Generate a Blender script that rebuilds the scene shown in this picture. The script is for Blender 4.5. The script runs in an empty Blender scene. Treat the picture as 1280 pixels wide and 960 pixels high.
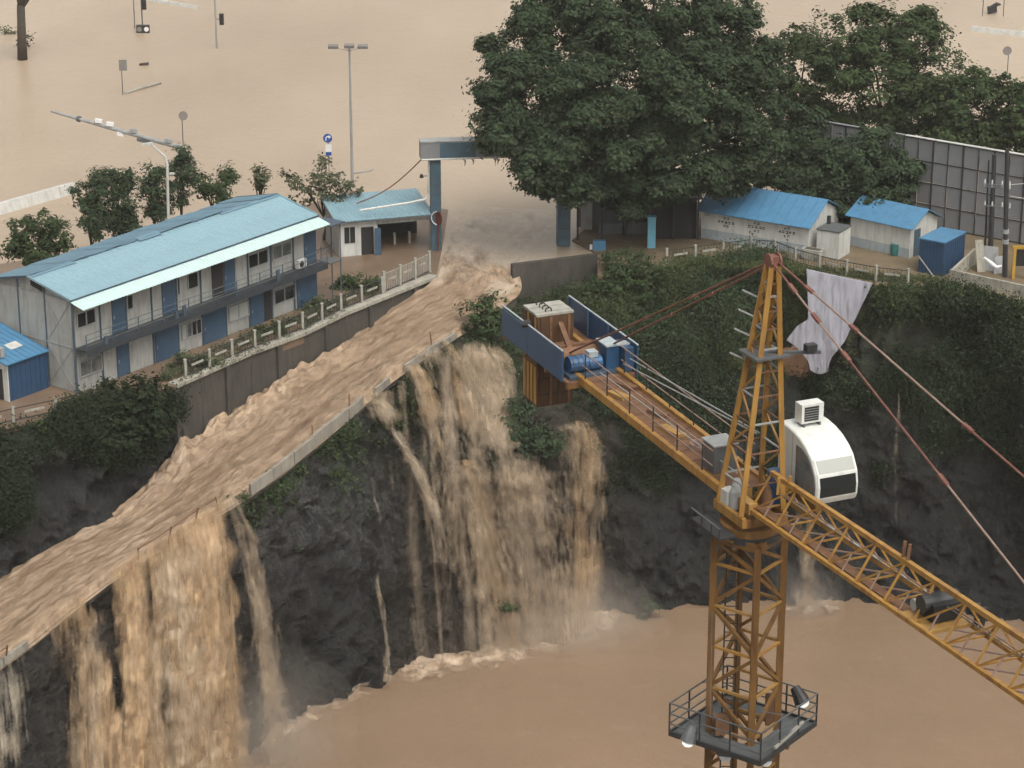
import bpy, math, random
import numpy as np
from mathutils import Vector, Matrix
random.seed(7); rng = np.random.default_rng(7)
S = bpy.context.scene
COL = S.collection
R = math.radians

# ------------------------------------------------------------------ camera
FPX, PITCH, CAMH = 3200.0, R(20), 55.0            # focal length in photo pixels (1280 wide), pitch, height over the flood
cam_d = bpy.data.cameras.new('camera'); cam = bpy.data.objects.new('camera', cam_d); COL.objects.link(cam)
cam_d.sensor_width = 36.0; cam_d.lens = 36.0 * FPX / 1280.0
cam_d.clip_start = 1.0; cam_d.clip_end = 8000.0
cam.location = (0, 0, CAMH); cam.rotation_euler = (R(90) - PITCH, 0, 0)
S.camera = cam
S.render.resolution_x, S.render.resolution_y = 1024, 768

# ------------------------------------------------------------------ sky, sun, exposure
SUN_EL, SUN_AZ = R(58), R(150)                    # compass angle of the sun seen from above, from +Y clockwise
W = bpy.data.worlds.new('World'); S.world = W; W.use_nodes = True
wn = W.node_tree; wn.nodes.clear()
sky = wn.nodes.new('ShaderNodeTexSky'); sky.sky_type = 'NISHITA'; sky.sun_disc = False
sky.sun_elevation = SUN_EL; sky.sun_rotation = SUN_AZ; sky.dust_density = 6.0; sky.air_density = 1.0; sky.altitude = 50
hs = wn.nodes.new('ShaderNodeHueSaturation'); hs.inputs['Saturation'].default_value = 0.10
tint = wn.nodes.new('ShaderNodeMix'); tint.data_type = 'RGBA'; tint.blend_type = 'MULTIPLY'; tint.inputs[0].default_value = 1.0
tint.inputs[7].default_value = (1.0, 0.985, 0.945, 1)
bg = wn.nodes.new('ShaderNodeBackground'); bg.inputs[1].default_value = 0.15
wo = wn.nodes.new('ShaderNodeOutputWorld')
wn.links.new(sky.outputs[0], hs.inputs['Color']); wn.links.new(hs.outputs[0], tint.inputs[6])
wn.links.new(tint.outputs[2], bg.inputs[0]); wn.links.new(bg.outputs[0], wo.inputs[0])
sun_d = bpy.data.lights.new('sun', 'SUN'); sun_d.energy = 1.0; sun_d.angle = R(40); sun_d.color = (1.0, 0.965, 0.91)
sun = bpy.data.objects.new('sun', sun_d); COL.objects.link(sun)
_sd = Vector((math.sin(SUN_AZ) * math.cos(SUN_EL), math.cos(SUN_AZ) * math.cos(SUN_EL), math.sin(SUN_EL)))
sun.rotation_euler = (-_sd).to_track_quat('-Z', 'Y').to_euler(); sun.location = (40, -20, 120)
S.view_settings.view_transform = 'Standard'; S.view_settings.look = 'None'
S.view_settings.exposure = 0.42; S.view_settings.gamma = 1.0; S.view_settings.use_curve_mapping = False
S.render.engine = 'CYCLES'
S.cycles.use_adaptive_sampling = True; S.cycles.adaptive_threshold = .05; S.cycles.max_bounces = 6; S.cycles.volume_bounces = 2; S.cycles.transparent_max_bounces = 48

# ------------------------------------------------------------------ photo pixel -> world point (distance always from a known height or depth)
_c, _s = math.cos(PITCH), math.sin(PITCH)
def ray(px, py):
    u = (px - 640) / FPX; v = (480 - py) / FPX
    return Vector((u, _c + v * _s, -_s + v * _c))
def P(px, py, z=0.0):
    d = ray(px, py); t = (z - CAMH) / d.z
    return Vector((t * d.x, t * d.y, z))
def PD(px, py, y):
    d = ray(px, py); t = y / d.y
    return Vector((t * d.x, y, CAMH + t * d.z))
def PL(px, py, a, b):
    """point of the ray on the vertical plane through a and b"""
    d = ray(px, py); n = Vector((-(b.y - a.y), b.x - a.x, 0))
    t = n.dot(Vector((a.x, a.y, CAMH)) - Vector((0, 0, CAMH))) / n.dot(d)
    return Vector((0, 0, CAMH)) + d * t
def scale_at(p):
    return FPX / (p.y * _c - (p.z - CAMH) * _s)
def lin(r, g, b):
    f = lambda c: c / 12.92 if c <= 0.04045 else ((c + 0.055) / 1.055) ** 2.4
    return (f(r / 255), f(g / 255), f(b / 255))

# ------------------------------------------------------------------ numpy value noise
_perm = np.random.default_rng(3).permutation(4096)
_val = np.random.default_rng(4).random(4096) * 2 - 1
def vnoise(x, y, z):
    xi = np.floor(x).astype(np.int64); yi = np.floor(y).astype(np.int64); zi = np.floor(z).astype(np.int64)
    fx, fy, fz = x - xi, y - yi, z - zi
    fx = fx * fx * (3 - 2 * fx); fy = fy * fy * (3 - 2 * fy); fz = fz * fz * (3 - 2 * fz)
    def h(a, b, c):
        return _val[_perm[(_perm[(_perm[a & 4095] + b) & 4095] + c) & 4095]]
    r = 0
    for dx in (0, 1):
        for dy in (0, 1):
            for dz in (0, 1):
                w = (fx if dx else 1 - fx) * (fy if dy else 1 - fy) * (fz if dz else 1 - fz)
                r = r + w * h(xi + dx, yi + dy, zi + dz)
    return r
def fbm(x, y, z, o=4):
    a, r, f = 1.0, 0, 1.0
    for i in range(o):
        r = r + a * vnoise(x * f + 17.3 * i, y * f + 5.1 * i, z * f + 9.7 * i); a *= 0.5; f *= 2.03
    return r

# ------------------------------------------------------------------ materials
MAT = {}
def nodes(name):
    m = bpy.data.materials.new(name); m.use_nodes = True; MAT[name] = m
    nt = m.node_tree; b = nt.nodes['Principled BSDF']
    return m, nt, b
def add(nt, kind, **kw):
    n = nt.nodes.new(kind)
    for k, v in kw.items():
        if k.startswith('_'): setattr(n, k[1:], v)
        else: n.inputs[k.replace('__', ' ')].default_value = v
    return n
def coords(nt, scale=(1, 1, 1)):
    tc = nt.nodes.new('ShaderNodeTexCoord'); mp = nt.nodes.new('ShaderNodeMapping')
    mp.inputs['Scale'].default_value = scale; nt.links.new(tc.outputs['Object'], mp.inputs[0]); return mp.outputs[0]
def noise(nt, vec, scale, detail=4, rough=.6):
    n = add(nt, 'ShaderNodeTexNoise', Scale=scale, Detail=detail, Roughness=rough); nt.links.new(vec, n.inputs['Vector']); return n.outputs['Fac']
def ramp(nt, fac, stops):
    r = nt.nodes.new('ShaderNodeValToRGB'); nt.links.new(fac, r.inputs[0])
    e = r.color_ramp.elements
    while len(e) < len(stops): e.new(0.5)
    for i, (p, c) in enumerate(stops):
        e[i].position = p; e[i].color = (c, c, c, 1) if not hasattr(c, '__len__') else (*c, 1)
    return r.outputs[0]
def mixc(nt, fac, a, b, blend='MIX'):
    m = nt.nodes.new('ShaderNodeMix'); m.data_type = 'RGBA'; m.blend_type = blend
    for s, v in ((0, fac), (6, a), (7, b)):
        if hasattr(v, 'is_linked') or hasattr(v, 'links'): nt.links.new(v, m.inputs[s])
        elif s == 0: m.inputs[0].default_value = v
        else: m.inputs[s].default_value = (*v, 1)
    return m.outputs[2]
def mathn(nt, op, a, b=0.0):
    m = nt.nodes.new('ShaderNodeMath'); m.operation = op
    for i, v in enumerate((a, b)):
        if hasattr(v, 'links'): nt.links.new(v, m.inputs[i])
        else: m.inputs[i].default_value = v
    return m.outputs[0]
def bump(nt, b, h, strength, dist=.05):
    n = add(nt, 'ShaderNodeBump', Strength=strength, Distance=dist); nt.links.new(h, n.inputs['Height']); nt.links.new(n.outputs[0], b.inputs['Normal'])
def simple(name, col, rough=.65, var=.18, scale=1.3, dirt=None, dirt_amt=.5, metal=0.0, fine=14., bmp=.15, streak=True):
    """painted / cast surface: broad tone drift, fine grain, rain streaks of dirt"""
    m, nt, b = nodes(name)
    v = coords(nt)
    n1 = noise(nt, v, scale, 3); n2 = noise(nt, v, fine, 3)
    lo = tuple(c * (1 - var) for c in col); hi = tuple(min(1, c * (1 + var * .6)) for c in col)
    c = mixc(nt, ramp(nt, n1, [(.3, 0), (.7, 1)]), lo, hi)
    c = mixc(nt, ramp(nt, n2, [(.35, .0), (.75, .35)]), c, tuple(x * .75 for x in col))
    if dirt:
        vs = coords(nt, (2.2, 2.2, .35 if streak else 2.2))
        n3 = noise(nt, vs, 1.6, 4, .65)
        c = mixc(nt, ramp(nt, n3, [(.45, 0), (.75, dirt_amt)]), c, dirt)
    nt.links.new(c, b.inputs['Base Color'])
    b.inputs['Roughness'].default_value = rough; b.inputs['Metallic'].default_value = metal
    if bmp: bump(nt, b, n2, bmp, .02)
    return m
RUST = (.16, .06, .022); GRIME = (.10, .085, .065)
simple('white_panel', (.33, .335, .315), .6, .12, .8, GRIME, .5)
simple('white_paint', (.54, .54, .51), .5, .10, 1.2, GRIME, .35)
simple('cab_white', (.66, .67, .635), .35, .06, 1.2, GRIME, .22)
simple('pale_band', (.33, .38, .40), .7, .1, 1., GRIME, .4)
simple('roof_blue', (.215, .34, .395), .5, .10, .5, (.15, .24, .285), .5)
simple('roof_blue_shaded', (.125, .22, .285), .5, .10, .5, (.12, .19, .24), .5)  # darker copy of roof_blue: the far slope's shade put into the colour
simple('awning_pale', (.46, .59, .58), .5, .05, .8, (.45, .55, .52), .3)
simple('bright_blue', (.07, .20, .34), .45, .12, 1.2, (.04, .10, .16), .5)
simple('deep_blue', (.022, .06, .125), .45, .15, 1.2, (.03, .05, .09), .45)
simple('door_blue', (.042, .085, .14), .5, .15, 1.5, (.04, .06, .09), .5)
simple('crane_blue', (.017, .07, .155), .4, .12, 1.5, (.03, .05, .10), .4)
simple('gate_blue', (.05, .10, .135), .6, .2, .9, (.07, .07, .06), .6)
simple('steel_blue', (.045, .075, .11), .55, .15, 2., RUST, .2)
simple('steel_grey', (.10, .11, .115), .5, .15, 2., (.06, .05, .045), .5)
simple('galv', (.30, .31, .31), .45, .12, 2., GRIME, .4)
simple('dark_steel', (.028, .03, .032), .5, .2, 2.)
simple('crane_yellow', (.36, .195, .042), .5, .16, .8, RUST, .85)
simple('mast_yellow', (.19, .095, .025), .55, .2, .8, (.08, .036, .016), .95)
simple('rust_plate', (.17, .085, .042), .75, .3, 1.2, (.07, .03, .016), .8, streak=False)
simple('rod_red', (.15, .055, .042), .6, .2, 2., (.25, .14, .09), .6, streak=False)
simple('rod_pale', (.27, .19, .155), .6, .2, 2., RUST, .5, streak=False)
simple('counter_iron', (.085, .042, .017), .7, .25, 1.5, (.03, .017, .01), .8)
simple('stripe_yellow', (.36, .21, .06), .6, .15, 2., RUST, .5)
simple('black', (.012, .012, .013), .6, .1, 2.)
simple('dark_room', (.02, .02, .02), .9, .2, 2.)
simple('concrete_dark', (.066, .058, .048), .85, .25, .5, (.026, .025, .022), .8)
simple('gallery_steel', (.028, .036, .044), .6, .2, 1.5, (.05, .045, .04), .4)
simple('concrete_pale', (.34, .32, .27), .85, .2, 1., (.10, .10, .07), .7)
simple('fence_white', (.33, .32, .28), .75, .15, 1.5, (.14, .13, .10), .6)
simple('kerb_pale', (.25, .235, .20), .8, .2, .8, (.16, .12, .085), .7)
simple('board_grey', (.20, .205, .21), .6, .12, .5, (.14, .145, .15), .5)
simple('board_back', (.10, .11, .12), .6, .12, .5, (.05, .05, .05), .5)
simple('mud', (.17, .115, .075), .45, .25, .5, (.10, .07, .05), .6, streak=False)
simple('yard_soil', (.16, .115, .07), .8, .3, .5, (.07, .075, .035), .7, streak=False)
simple('tarp_cloth', (.25, .25, .285), .8, .08, 1., (.18, .18, .21), .4)
simple('bark', (.06, .047, .036), .9, .3, 2., (.03, .035, .022), .5)
simple('sign_back', (.20, .19, .18), .5, .1, 3., GRIME, .3)
simple('sign_blue', (.02, .07, .30), .4, .05, 3.)
simple('sign_white', (.7, .7, .7), .5, .05, 3.)
simple('sign_red', (.13, .03, .02), .5, .1, 3.)
simple('signal_black', (.02, .02, .02), .5, .1, 3.)
simple('drum_teal', (.03, .14, .13), .5, .1, 3.)
simple('mud_rock', (.30, .165, .09), .8, .35, 1.2, (.10, .06, .04), .7)
simple('lamp_face', (.75, .76, .74), .3, .05, 3.)
simple('machine_blue', (.03, .10, .22), .4, .2, 2., (.03, .03, .04), .5)
simple('light_blue_post', (.16, .42, .55), .5, .1, 2., GRIME, .3)
simple('yellow_paint', (.45, .27, .03), .5, .1, 2., RUST, .4)

def mk_glass():
    m, nt, b = nodes('dark_glass'); b.inputs['Base Color'].default_value = (.018, .02, .02, 1); b.inputs['Roughness'].default_value = .12
    m, nt, b = nodes('grey_glass'); v = coords(nt)
    nt.links.new(mixc(nt, ramp(nt, noise(nt, v, 1.5), [(.4, 0), (.6, 1)]), (.07, .08, .08), (.16, .16, .15)), b.inputs['Base Color']); b.inputs['Roughness'].default_value = .2
    m, nt, b = nodes('pale_glass'); b.inputs['Base Color'].default_value = (.36, .37, .34, 1); b.inputs['Roughness'].default_value = .12
mk_glass()

def mk_water(name, c1, c2, froth, scale, rough, bstr, fr=(.62, .8), bs=1.2, stretch=(1, 1, 1)):
    m, nt, b = nodes(name)
    v = coords(nt, stretch)
    c = mixc(nt, ramp(nt, noise(nt, v, scale, 5), [(.35, 0), (.65, 1)]), c1, c2)
    f = noise(nt, v, scale * 9, 6, .65)
    c = mixc(nt, ramp(nt, f, [(fr[0], 0), (fr[1], .7)]), c, froth)
    nt.links.new(c, b.inputs['Base Color']); b.inputs['Roughness'].default_value = rough; b.inputs['IOR'].default_value = 1.33
    h = mathn(nt, 'ADD', noise(nt, v, bs, 4), mathn(nt, 'MULTIPLY', noise(nt, v, bs * 5, 3), .35))
    bump(nt, b, h, bstr, .25)
    return m
mk_water('flood_mud', (.285, .215, .150), (.435, .345, .255), (.31, .235, .165), .010, .30, .34, (.50, .72), .45, (1, .45, 1))
mk_water('gate_froth', (.30, .235, .175), (.38, .31, .24), (.50, .44, .37), .25, .32, .25, (.50, .80), 1.0, (1, .6, 1))
mk_water('pit_mud', (.200, .136, .088), (.238, .163, .107), (.29, .21, .145), .05, .36, .30, (.58, .85), .7)
def mk_torrent():
    """fast muddy water: streaks along the flow (UV), froth where it boils, calm flood colour where it enters the ramp"""
    m, nt, b = nodes('torrent')
    uv = nt.nodes.new('ShaderNodeUVMap')
    def uvm(x, y):
        mp = nt.nodes.new('ShaderNodeMapping'); mp.inputs['Scale'].default_value = (x, y, 1); nt.links.new(uv.outputs[0], mp.inputs[0]); return mp.outputs[0]
    n1 = noise(nt, uvm(.75, .26), 1.0, 5, .6); n1.node.inputs['Distortion'].default_value = .8
    n2 = noise(nt, uvm(1.9, 1.0), 1.0, 6, .66); n2.node.inputs['Distortion'].default_value = .7
    c = mixc(nt, ramp(nt, n1, [(.32, 0), (.68, 1)]), (.145, .098, .063), (.25, .175, .118))
    c = mixc(nt, ramp(nt, n2, [(.47, 0), (.68, .65)]), c, (.34, .25, .172))
    af = nt.nodes.new('ShaderNodeAttribute'); af.attribute_name = 'froth'
    ff = mathn(nt, 'MULTIPLY', af.outputs['Fac'], ramp(nt, n2, [(.40, 0), (.60, 1)]))
    c = mixc(nt, ff, c, (.40, .295, .20))
    ac_ = nt.nodes.new('ShaderNodeAttribute'); ac_.attribute_name = 'calm'
    c = mixc(nt, ac_.outputs['Fac'], c, mixc(nt, ramp(nt, n2, [(.42, 0), (.66, 1)]), (.38, .305, .23), (.50, .42, .335)))  # aerated tone, raised further to offset tree shade and reflection at the gate
    ax_ = nt.nodes.new('ShaderNodeAttribute'); ax_.attribute_name = 'far'
    c = mixc(nt, ax_.outputs['Fac'], c, (.385, .302, .222))
    nt.links.new(c, b.inputs['Base Color']); b.inputs['Roughness'].default_value = .28; b.inputs['IOR'].default_value = 1.33
    h = mathn(nt, 'ADD', n1, mathn(nt, 'MULTIPLY', n2, .6)); bump(nt, b, h, .6, .3)
mk_torrent()

def mk_fall(name, c1, c2, lo, hi, ustretch=2.6, vstretch=.30):
    m, nt, b = nodes(name)
    uv = nt.nodes.new('ShaderNodeUVMap'); mp = nt.nodes.new('ShaderNodeMapping'); mp.inputs['Scale'].default_value = (ustretch, vstretch, 1)
    nt.links.new(uv.outputs[0], mp.inputs[0])
    n = noise(nt, mp.outputs[0], 1.0, 4, .55); n.node.inputs['Distortion'].default_value = .35
    mp2 = nt.nodes.new('ShaderNodeMapping'); mp2.inputs['Scale'].default_value = (1.0, .7, 1); nt.links.new(uv.outputs[0], mp2.inputs[0])
    n2 = noise(nt, mp2.outputs[0], 1.1, 4, .58)
    at = nt.nodes.new('ShaderNodeAttribute'); at.attribute_name = 'dens'
    both = mathn(nt, 'ADD', mathn(nt, 'MULTIPLY', n, .62), mathn(nt, 'MULTIPLY', n2, .38))
    sh = mathn(nt, 'ADD', both, mathn(nt, 'SUBTRACT', at.outputs['Fac'], .5))
    a = ramp(nt, sh, [(lo, 0), (hi, 1)])
    nt.links.new(a, b.inputs['Alpha'])
    nt.links.new(mixc(nt, ramp(nt, n2, [(.35, 0), (.68, 1)]), c1, c2), b.inputs['Base Color'])
    b.inputs['Roughness'].default_value = .7
    bump(nt, b, both, .22, .15)
    return m
mk_fall('fall_brown', (.255, .16, .085), (.47, .325, .185), .36, .98, 2.6, .26)
mk_fall('fall_veil', (.17, .128, .088), (.29, .225, .16), .36, 1.10, 2.8, .16)
mk_fall('fall_pale', (.30, .25, .18), (.44, .37, .28), .42, .95, 3.4, .25)
mk_fall('fall_spray', (.30, .22, .14), (.42, .32, .22), .40, 1.25, 4.0, .8)
mk_fall('foam', (.42, .30, .20), (.58, .46, .34), .40, .85, 1.3, 1.3)

def mk_cliff():
    m, nt, b = nodes('cliff_rock')
    v = coords(nt); vs = coords(nt, (1, 1, .22))
    c = mixc(nt, ramp(nt, noise(nt, v, .35, 6, .7), [(.35, 0), (.7, 1)]), (.008, .0085, .008), (.022, .023, .0215))
    c = mixc(nt, ramp(nt, noise(nt, vs, .9, 6, .7), [(.5, 0), (.78, .5)]), c, (.045, .046, .044))
    at = nt.nodes.new('ShaderNodeAttribute'); at.attribute_name = 'pale'
    pf = mathn(nt, 'MULTIPLY', at.outputs['Fac'], ramp(nt, noise(nt, v, 1.6, 8, .8), [(.47, 0), (.62, 1)]))
    c = mixc(nt, pf, c, (.125, .126, .128))
    aw = nt.nodes.new('ShaderNodeAttribute'); aw.attribute_name = 'wet'
    wf = mathn(nt, 'MULTIPLY', aw.outputs['Fac'], ramp(nt, noise(nt, vs, .7, 5, .7), [(.3, .25), (.65, .9)]))
    c = mixc(nt, wf, c, (.065, .047, .031))
    am = nt.nodes.new('ShaderNodeAttribute'); am.attribute_name = 'moss'
    mf = mathn(nt, 'MULTIPLY', am.outputs['Fac'], ramp(nt, noise(nt, v, .8, 6, .7), [(.38, 0), (.58, 1)]))
    c = mixc(nt, mf, c, mixc(nt, noise(nt, v, 3., 3), (.018, .026, .011), (.045, .055, .022)))
    nt.links.new(c, b.inputs['Base Color']); b.inputs['Roughness'].default_value = .62
    h = mathn(nt, 'ADD', noise(nt, v, 1.3, 8, .72), mathn(nt, 'MULTIPLY', noise(nt, vs, 5., 4), .25))
    bump(nt, b, h, 1.0, .8)
mk_cliff()
def mk_leaf(name, cols, rough=.55):
    m, nt, b = nodes(name)
    at = nt.nodes.new('ShaderNodeAttribute'); at.attribute_name = 'var'
    n = len(cols)
    c = ramp(nt, at.outputs['Fac'], [(i / (n - 1), cols[i]) for i in range(n)])
    nt.links.new(c, b.inputs['Base Color']); b.inputs['Roughness'].default_value = .8; b.inputs['Specular IOR Level'].default_value = .12
    tr = nt.nodes.new('ShaderNodeBsdfTranslucent'); nt.links.new(c, tr.inputs[0])
    mx = nt.nodes.new('ShaderNodeMixShader'); mx.inputs[0].default_value = .25
    nt.links.new(b.outputs[0], mx.inputs[1]); nt.links.new(tr.outputs[0], mx.inputs[2])
    nt.links.new(mx.outputs[0], nt.nodes['Material Output'].inputs[0])
mk_leaf('leaf_dark', [(.026, .042, .025), (.042, .064, .034), (.070, .100, .050)])
mk_leaf('leaf_mid', [(.030, .047, .022), (.046, .070, .030), (.076, .104, .044)])
mk_leaf('leaf_grey', [(.05, .06, .035), (.075, .09, .05), (.12, .13, .075)])
mk_leaf('leaf_grass', [(.045, .060, .026), (.075, .092, .038), (.11, .125, .055)])
mk_leaf('leaf_ivy', [(.014, .022, .013), (.022, .033, .017), (.036, .048, .022)])

# ------------------------------------------------------------------ mesh collecting
class MB:
    def __init__(s): s.v = []; s.f = []
    def quadbox(s, o, ax, ay, az):
        """box with corner-centre o and full edge vectors ax, ay, az"""
        o = Vector(o); ax, ay, az = Vector(ax) / 2, Vector(ay) / 2, Vector(az) / 2
        n = len(s.v)
        for i in (-1, 1):
            for j in (-1, 1):
                for k in (-1, 1): s.v.append(tuple(o + ax * i + ay * j + az * k))
        fs = [(0, 1, 3, 2), (4, 6, 7, 5), (0, 4, 5, 1), (2, 3, 7, 6), (0, 2, 6, 4), (1, 5, 7, 3)]
        if ax.cross(ay).dot(az) < 0: fs = [f[::-1] for f in fs]
        s.f += [tuple(n + i for i in f) for f in fs]; return s
    def bar(s, p, q, w, h=None, up=(0, 0, 1)):
        p, q = Vector(p), Vector(q); d = q - p
        if d.length < 1e-6: return s
        u = Vector(up); dn = d.normalized()
        if abs(dn.dot(u)) > .98: u = Vector((1, 0, 0)) if abs(dn.x) < .9 else Vector((0, 1, 0))
        sd = dn.cross(u).normalized(); u2 = sd.cross(dn).normalized()
        return s.quadbox((p + q) / 2, d, sd * w, u2 * (h or w))
    def tube(s, pts, r, n=6, cap=True):
        pts = [Vector(p) for p in pts]; rs = r if hasattr(r, '__len__') else [r] * len(pts)
        base = len(s.v); prev = None
        for i, p in enumerate(pts):
            d = (pts[min(i + 1, len(pts) - 1)] - pts[max(i - 1, 0)]).normalized()
            if prev is None:
                u = Vector((0, 0, 1)) if abs(d.z) < .9 else Vector((1, 0, 0)); sd = d.cross(u).normalized()
            else:
                sd = (prev - d * prev.dot(d)); sd = sd.normalized() if sd.length > 1e-6 else d.orthogonal().normalized()
            prev = sd; u2 = sd.cross(d)
            for k in range(n):
                a = 2 * math.pi * k / n; s.v.append(tuple(p + (sd * math.cos(a) - u2 * math.sin(a)) * rs[i]))
        for i in range(len(pts) - 1):
            for k in range(n):
                a, b = base + i * n + k, base + i * n + (k + 1) % n
                s.f.append((a, b, b + n, a + n))
        if cap:
            s.f.append(tuple(base + k for k in range(n))[::-1]); s.f.append(tuple(base + (len(pts) - 1) * n + k for k in range(n)))
        return s
    def prism(s, poly, ext):
        """closed polygon (points) extruded by vector ext"""
        poly = [Vector(p) for p in poly]; ext = Vector(ext); n = len(s.v); m = len(poly)
        nrm = Vector((0, 0, 0))
        for i in range(m): nrm += (poly[i] - poly[0]).cross(poly[(i + 1) % m] - poly[0])
        if nrm.dot(ext) < 0: poly = poly[::-1]
        s.v += [tuple(p) for p in poly] + [tuple(p + ext) for p in poly]
        s.f.append(tuple(range(n, n + m))[::-1]); s.f.append(tuple(range(n + m, n + 2 * m)))
        for i in range(m):
            j = (i + 1) % m; s.f.append((n + i, n + j, n + m + j, n + m + i))
        return s
    def grid(s, rows):
        n = len(s.v); a, b = len(rows), len(rows[0])
        for r in rows: s.v += [tuple(p) for p in r]
        for i in range(a - 1):
            for j in range(b - 1): s.f.append((n + i * b + j, n + i * b + j + 1, n + (i + 1) * b + j + 1, n + (i + 1) * b + j))
        return s
    def disc(s, c, nrm, r, th, n=16):
        c, nrm = Vector(c), Vector(nrm).normalized(); return s.tube([c - nrm * th / 2, c + nrm * th / 2], r, n)
    def mesh(s, name, mat, smooth=False):
        me = bpy.data.meshes.new(name); me.from_pydata(s.v, [], s.f)
        me.materials.append(MAT[mat] if isinstance(mat, str) else mat)
        if smooth: me.polygons.foreach_set('use_smooth', [True] * len(me.polygons))
        me.update(); return me
    def build(s, name, mat, parent=None, smooth=False):
        return put(name, s.mesh(name, mat, smooth), parent)
def world_loc(o):
    l = Vector(o.location)
    while o.parent: o = o.parent; l += Vector(o.location)
    return l
def put(name, me, parent=None, loc=(0, 0, 0), rz=0.0):
    o = bpy.data.objects.new(name, me); COL.objects.link(o)
    if parent:
        o.parent = parent; o.location = Vector(loc) - world_loc(parent)
    else: o.location = loc
    if rz: o.rotation_euler.z = rz
    return o
def tag(o, label=None, cat=None, group=None, kind=None):
    if label: o['label'] = label
    if cat: o['category'] = cat
    if group: o['group'] = group
    if kind: o['kind'] = kind
    return o
def thing(name, base, label, cat, group=None):
    o = bpy.data.objects.new(name, None); COL.objects.link(o); o.location = base; o.empty_display_size = .5
    return tag(o, label, cat, group)
def V(*a): return Vector(a)
UP = V(0, 0, 1)
def smooth_mesh(o):
    o.data.polygons.foreach_set('use_smooth', [True] * len(o.data.polygons)); return o
def attr(me, name, vals):
    a = me.attributes.new(name, 'FLOAT', 'POINT'); a.data.foreach_set('value', np.asarray(vals, dtype=np.float32))
def grid_mesh(name, X, mat, attrs=None, uv=None, smooth=True):
    """X: (a,b,3) array"""
    a, b = X.shape[:2]
    idx = np.arange(a * b).reshape(a, b)
    f = np.stack([idx[:-1, :-1], idx[:-1, 1:], idx[1:, 1:], idx[1:, :-1]], -1).reshape(-1, 4)
    me = bpy.data.meshes.new(name); me.vertices.add(a * b); me.vertices.foreach_set('co', X.reshape(-1).astype(np.float32))
    me.loops.add(f.size); me.loops.foreach_set('vertex_index', f.reshape(-1).astype(np.int32))
    me.polygons.add(len(f)); me.polygons.foreach_set('loop_start', np.arange(0, f.size, 4, dtype=np.int32))
    me.polygons.foreach_set('loop_total', np.full(len(f), 4, dtype=np.int32))
    if smooth: me.polygons.foreach_set('use_smooth', np.ones(len(f), dtype=bool))
    me.update(calc_edges=True)
    for k, v in (attrs or {}).items(): attr(me, k, v.reshape(-1))
    if uv is not None:
        l = me.uv_layers.new(name='UVMap'); l.data.foreach_set('uv', uv.reshape(-1, 2)[f.reshape(-1)].reshape(-1).astype(np.float32))
    me.materials.append(MAT[mat]); return me
def leaf_mesh(name, C, N, size, mat, aspect=.55, clump_var=None):
    """one pointed, folded leaf face pair per centre"""
    n = len(C)
    t = rng.normal(size=(n, 3)); N = N / (np.linalg.norm(N, axis=1, keepdims=True) + 1e-9)
    t -= N * (t * N).sum(1, keepdims=True); t /= np.linalg.norm(t, axis=1, keepdims=True) + 1e-9
    b = np.cross(N, t); s = (size * (0.6 + .8 * rng.random(n)))[:, None]
    v = np.stack([C - t * s * .5, C + b * s * aspect * .5 - N * s * .08, C + t * s * .5 - N * s * .12, C - b * s * aspect * .5 - N * s * .08], 1).reshape(-1, 3)
    me = bpy.data.meshes.new(name); me.vertices.add(4 * n); me.vertices.foreach_set('co', v.reshape(-1).astype(np.float32))
    me.loops.add(4 * n); me.loops.foreach_set('vertex_index', np.arange(4 * n, dtype=np.int32))
    me.polygons.add(n); me.polygons.foreach_set('loop_start', np.arange(0, 4 * n, 4, dtype=np.int32)); me.polygons.foreach_set('loop_total', np.full(n, 4, dtype=np.int32))
    me.update(calc_edges=True)
    var = rng.random(n) * .6 + (clump_var if clump_var is not None else rng.random(n)) * .4
    attr(me, 'var', np.repeat(var, 4)); me.materials.append(MAT[mat]); return me
# ================================================================== terrain and water
ZT = 0.05                      # terraces
ZW = -22.5                     # water standing in the pit
EDGE_PX = [(-420, 640), (-150, 570), (0, 538), (97, 515), (219, 483), (312, 442), (376, 419), (429, 393), (545, 346)]
EDGE = [P(x, y, ZT) for x, y in EDGE_PX]
# inner side of the ramp: below the retaining wall its height follows from the wall's plane
IN_PX = [(-420, 975), (-120, 795), (0, 725), (75, 682), (150, 640), (232, 570), (320, 500), (400, 455), (470, 405), (545, 351), (557, 312), (563, 275), (566, 240)]
IN = [P(-420, 975, -13.0), P(-120, 795, -10.0), P(0, 725, -8.6), P(75, 682, -7.5), P(150, 640, -6.3),
      PL(232, 570, EDGE[4], EDGE[5]), PL(320, 500, EDGE[5], EDGE[6]), PL(400, 455, EDGE[6], EDGE[7]), PL(470, 405, EDGE[7], EDGE[8]),
      P(545, 351, -.15), P(557, 312, -.04), P(563, 275, -.02), P(566, 240, -.06)]
OUT_PX = [(-300, 1010), (-20, 840), (95, 752), (165, 702), (235, 660), (330, 600), (425, 525), (487, 472), (560, 422), (643, 372), (648, 330), (690, 290), (704, 240)]
OUT = [P(x, y, i.z - d) for (x, y), i, d in zip(OUT_PX, IN, (0, 0, 0, 0, 0, 0, 0, .1, .3, 1.2, .05, 0, 0))]

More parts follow.
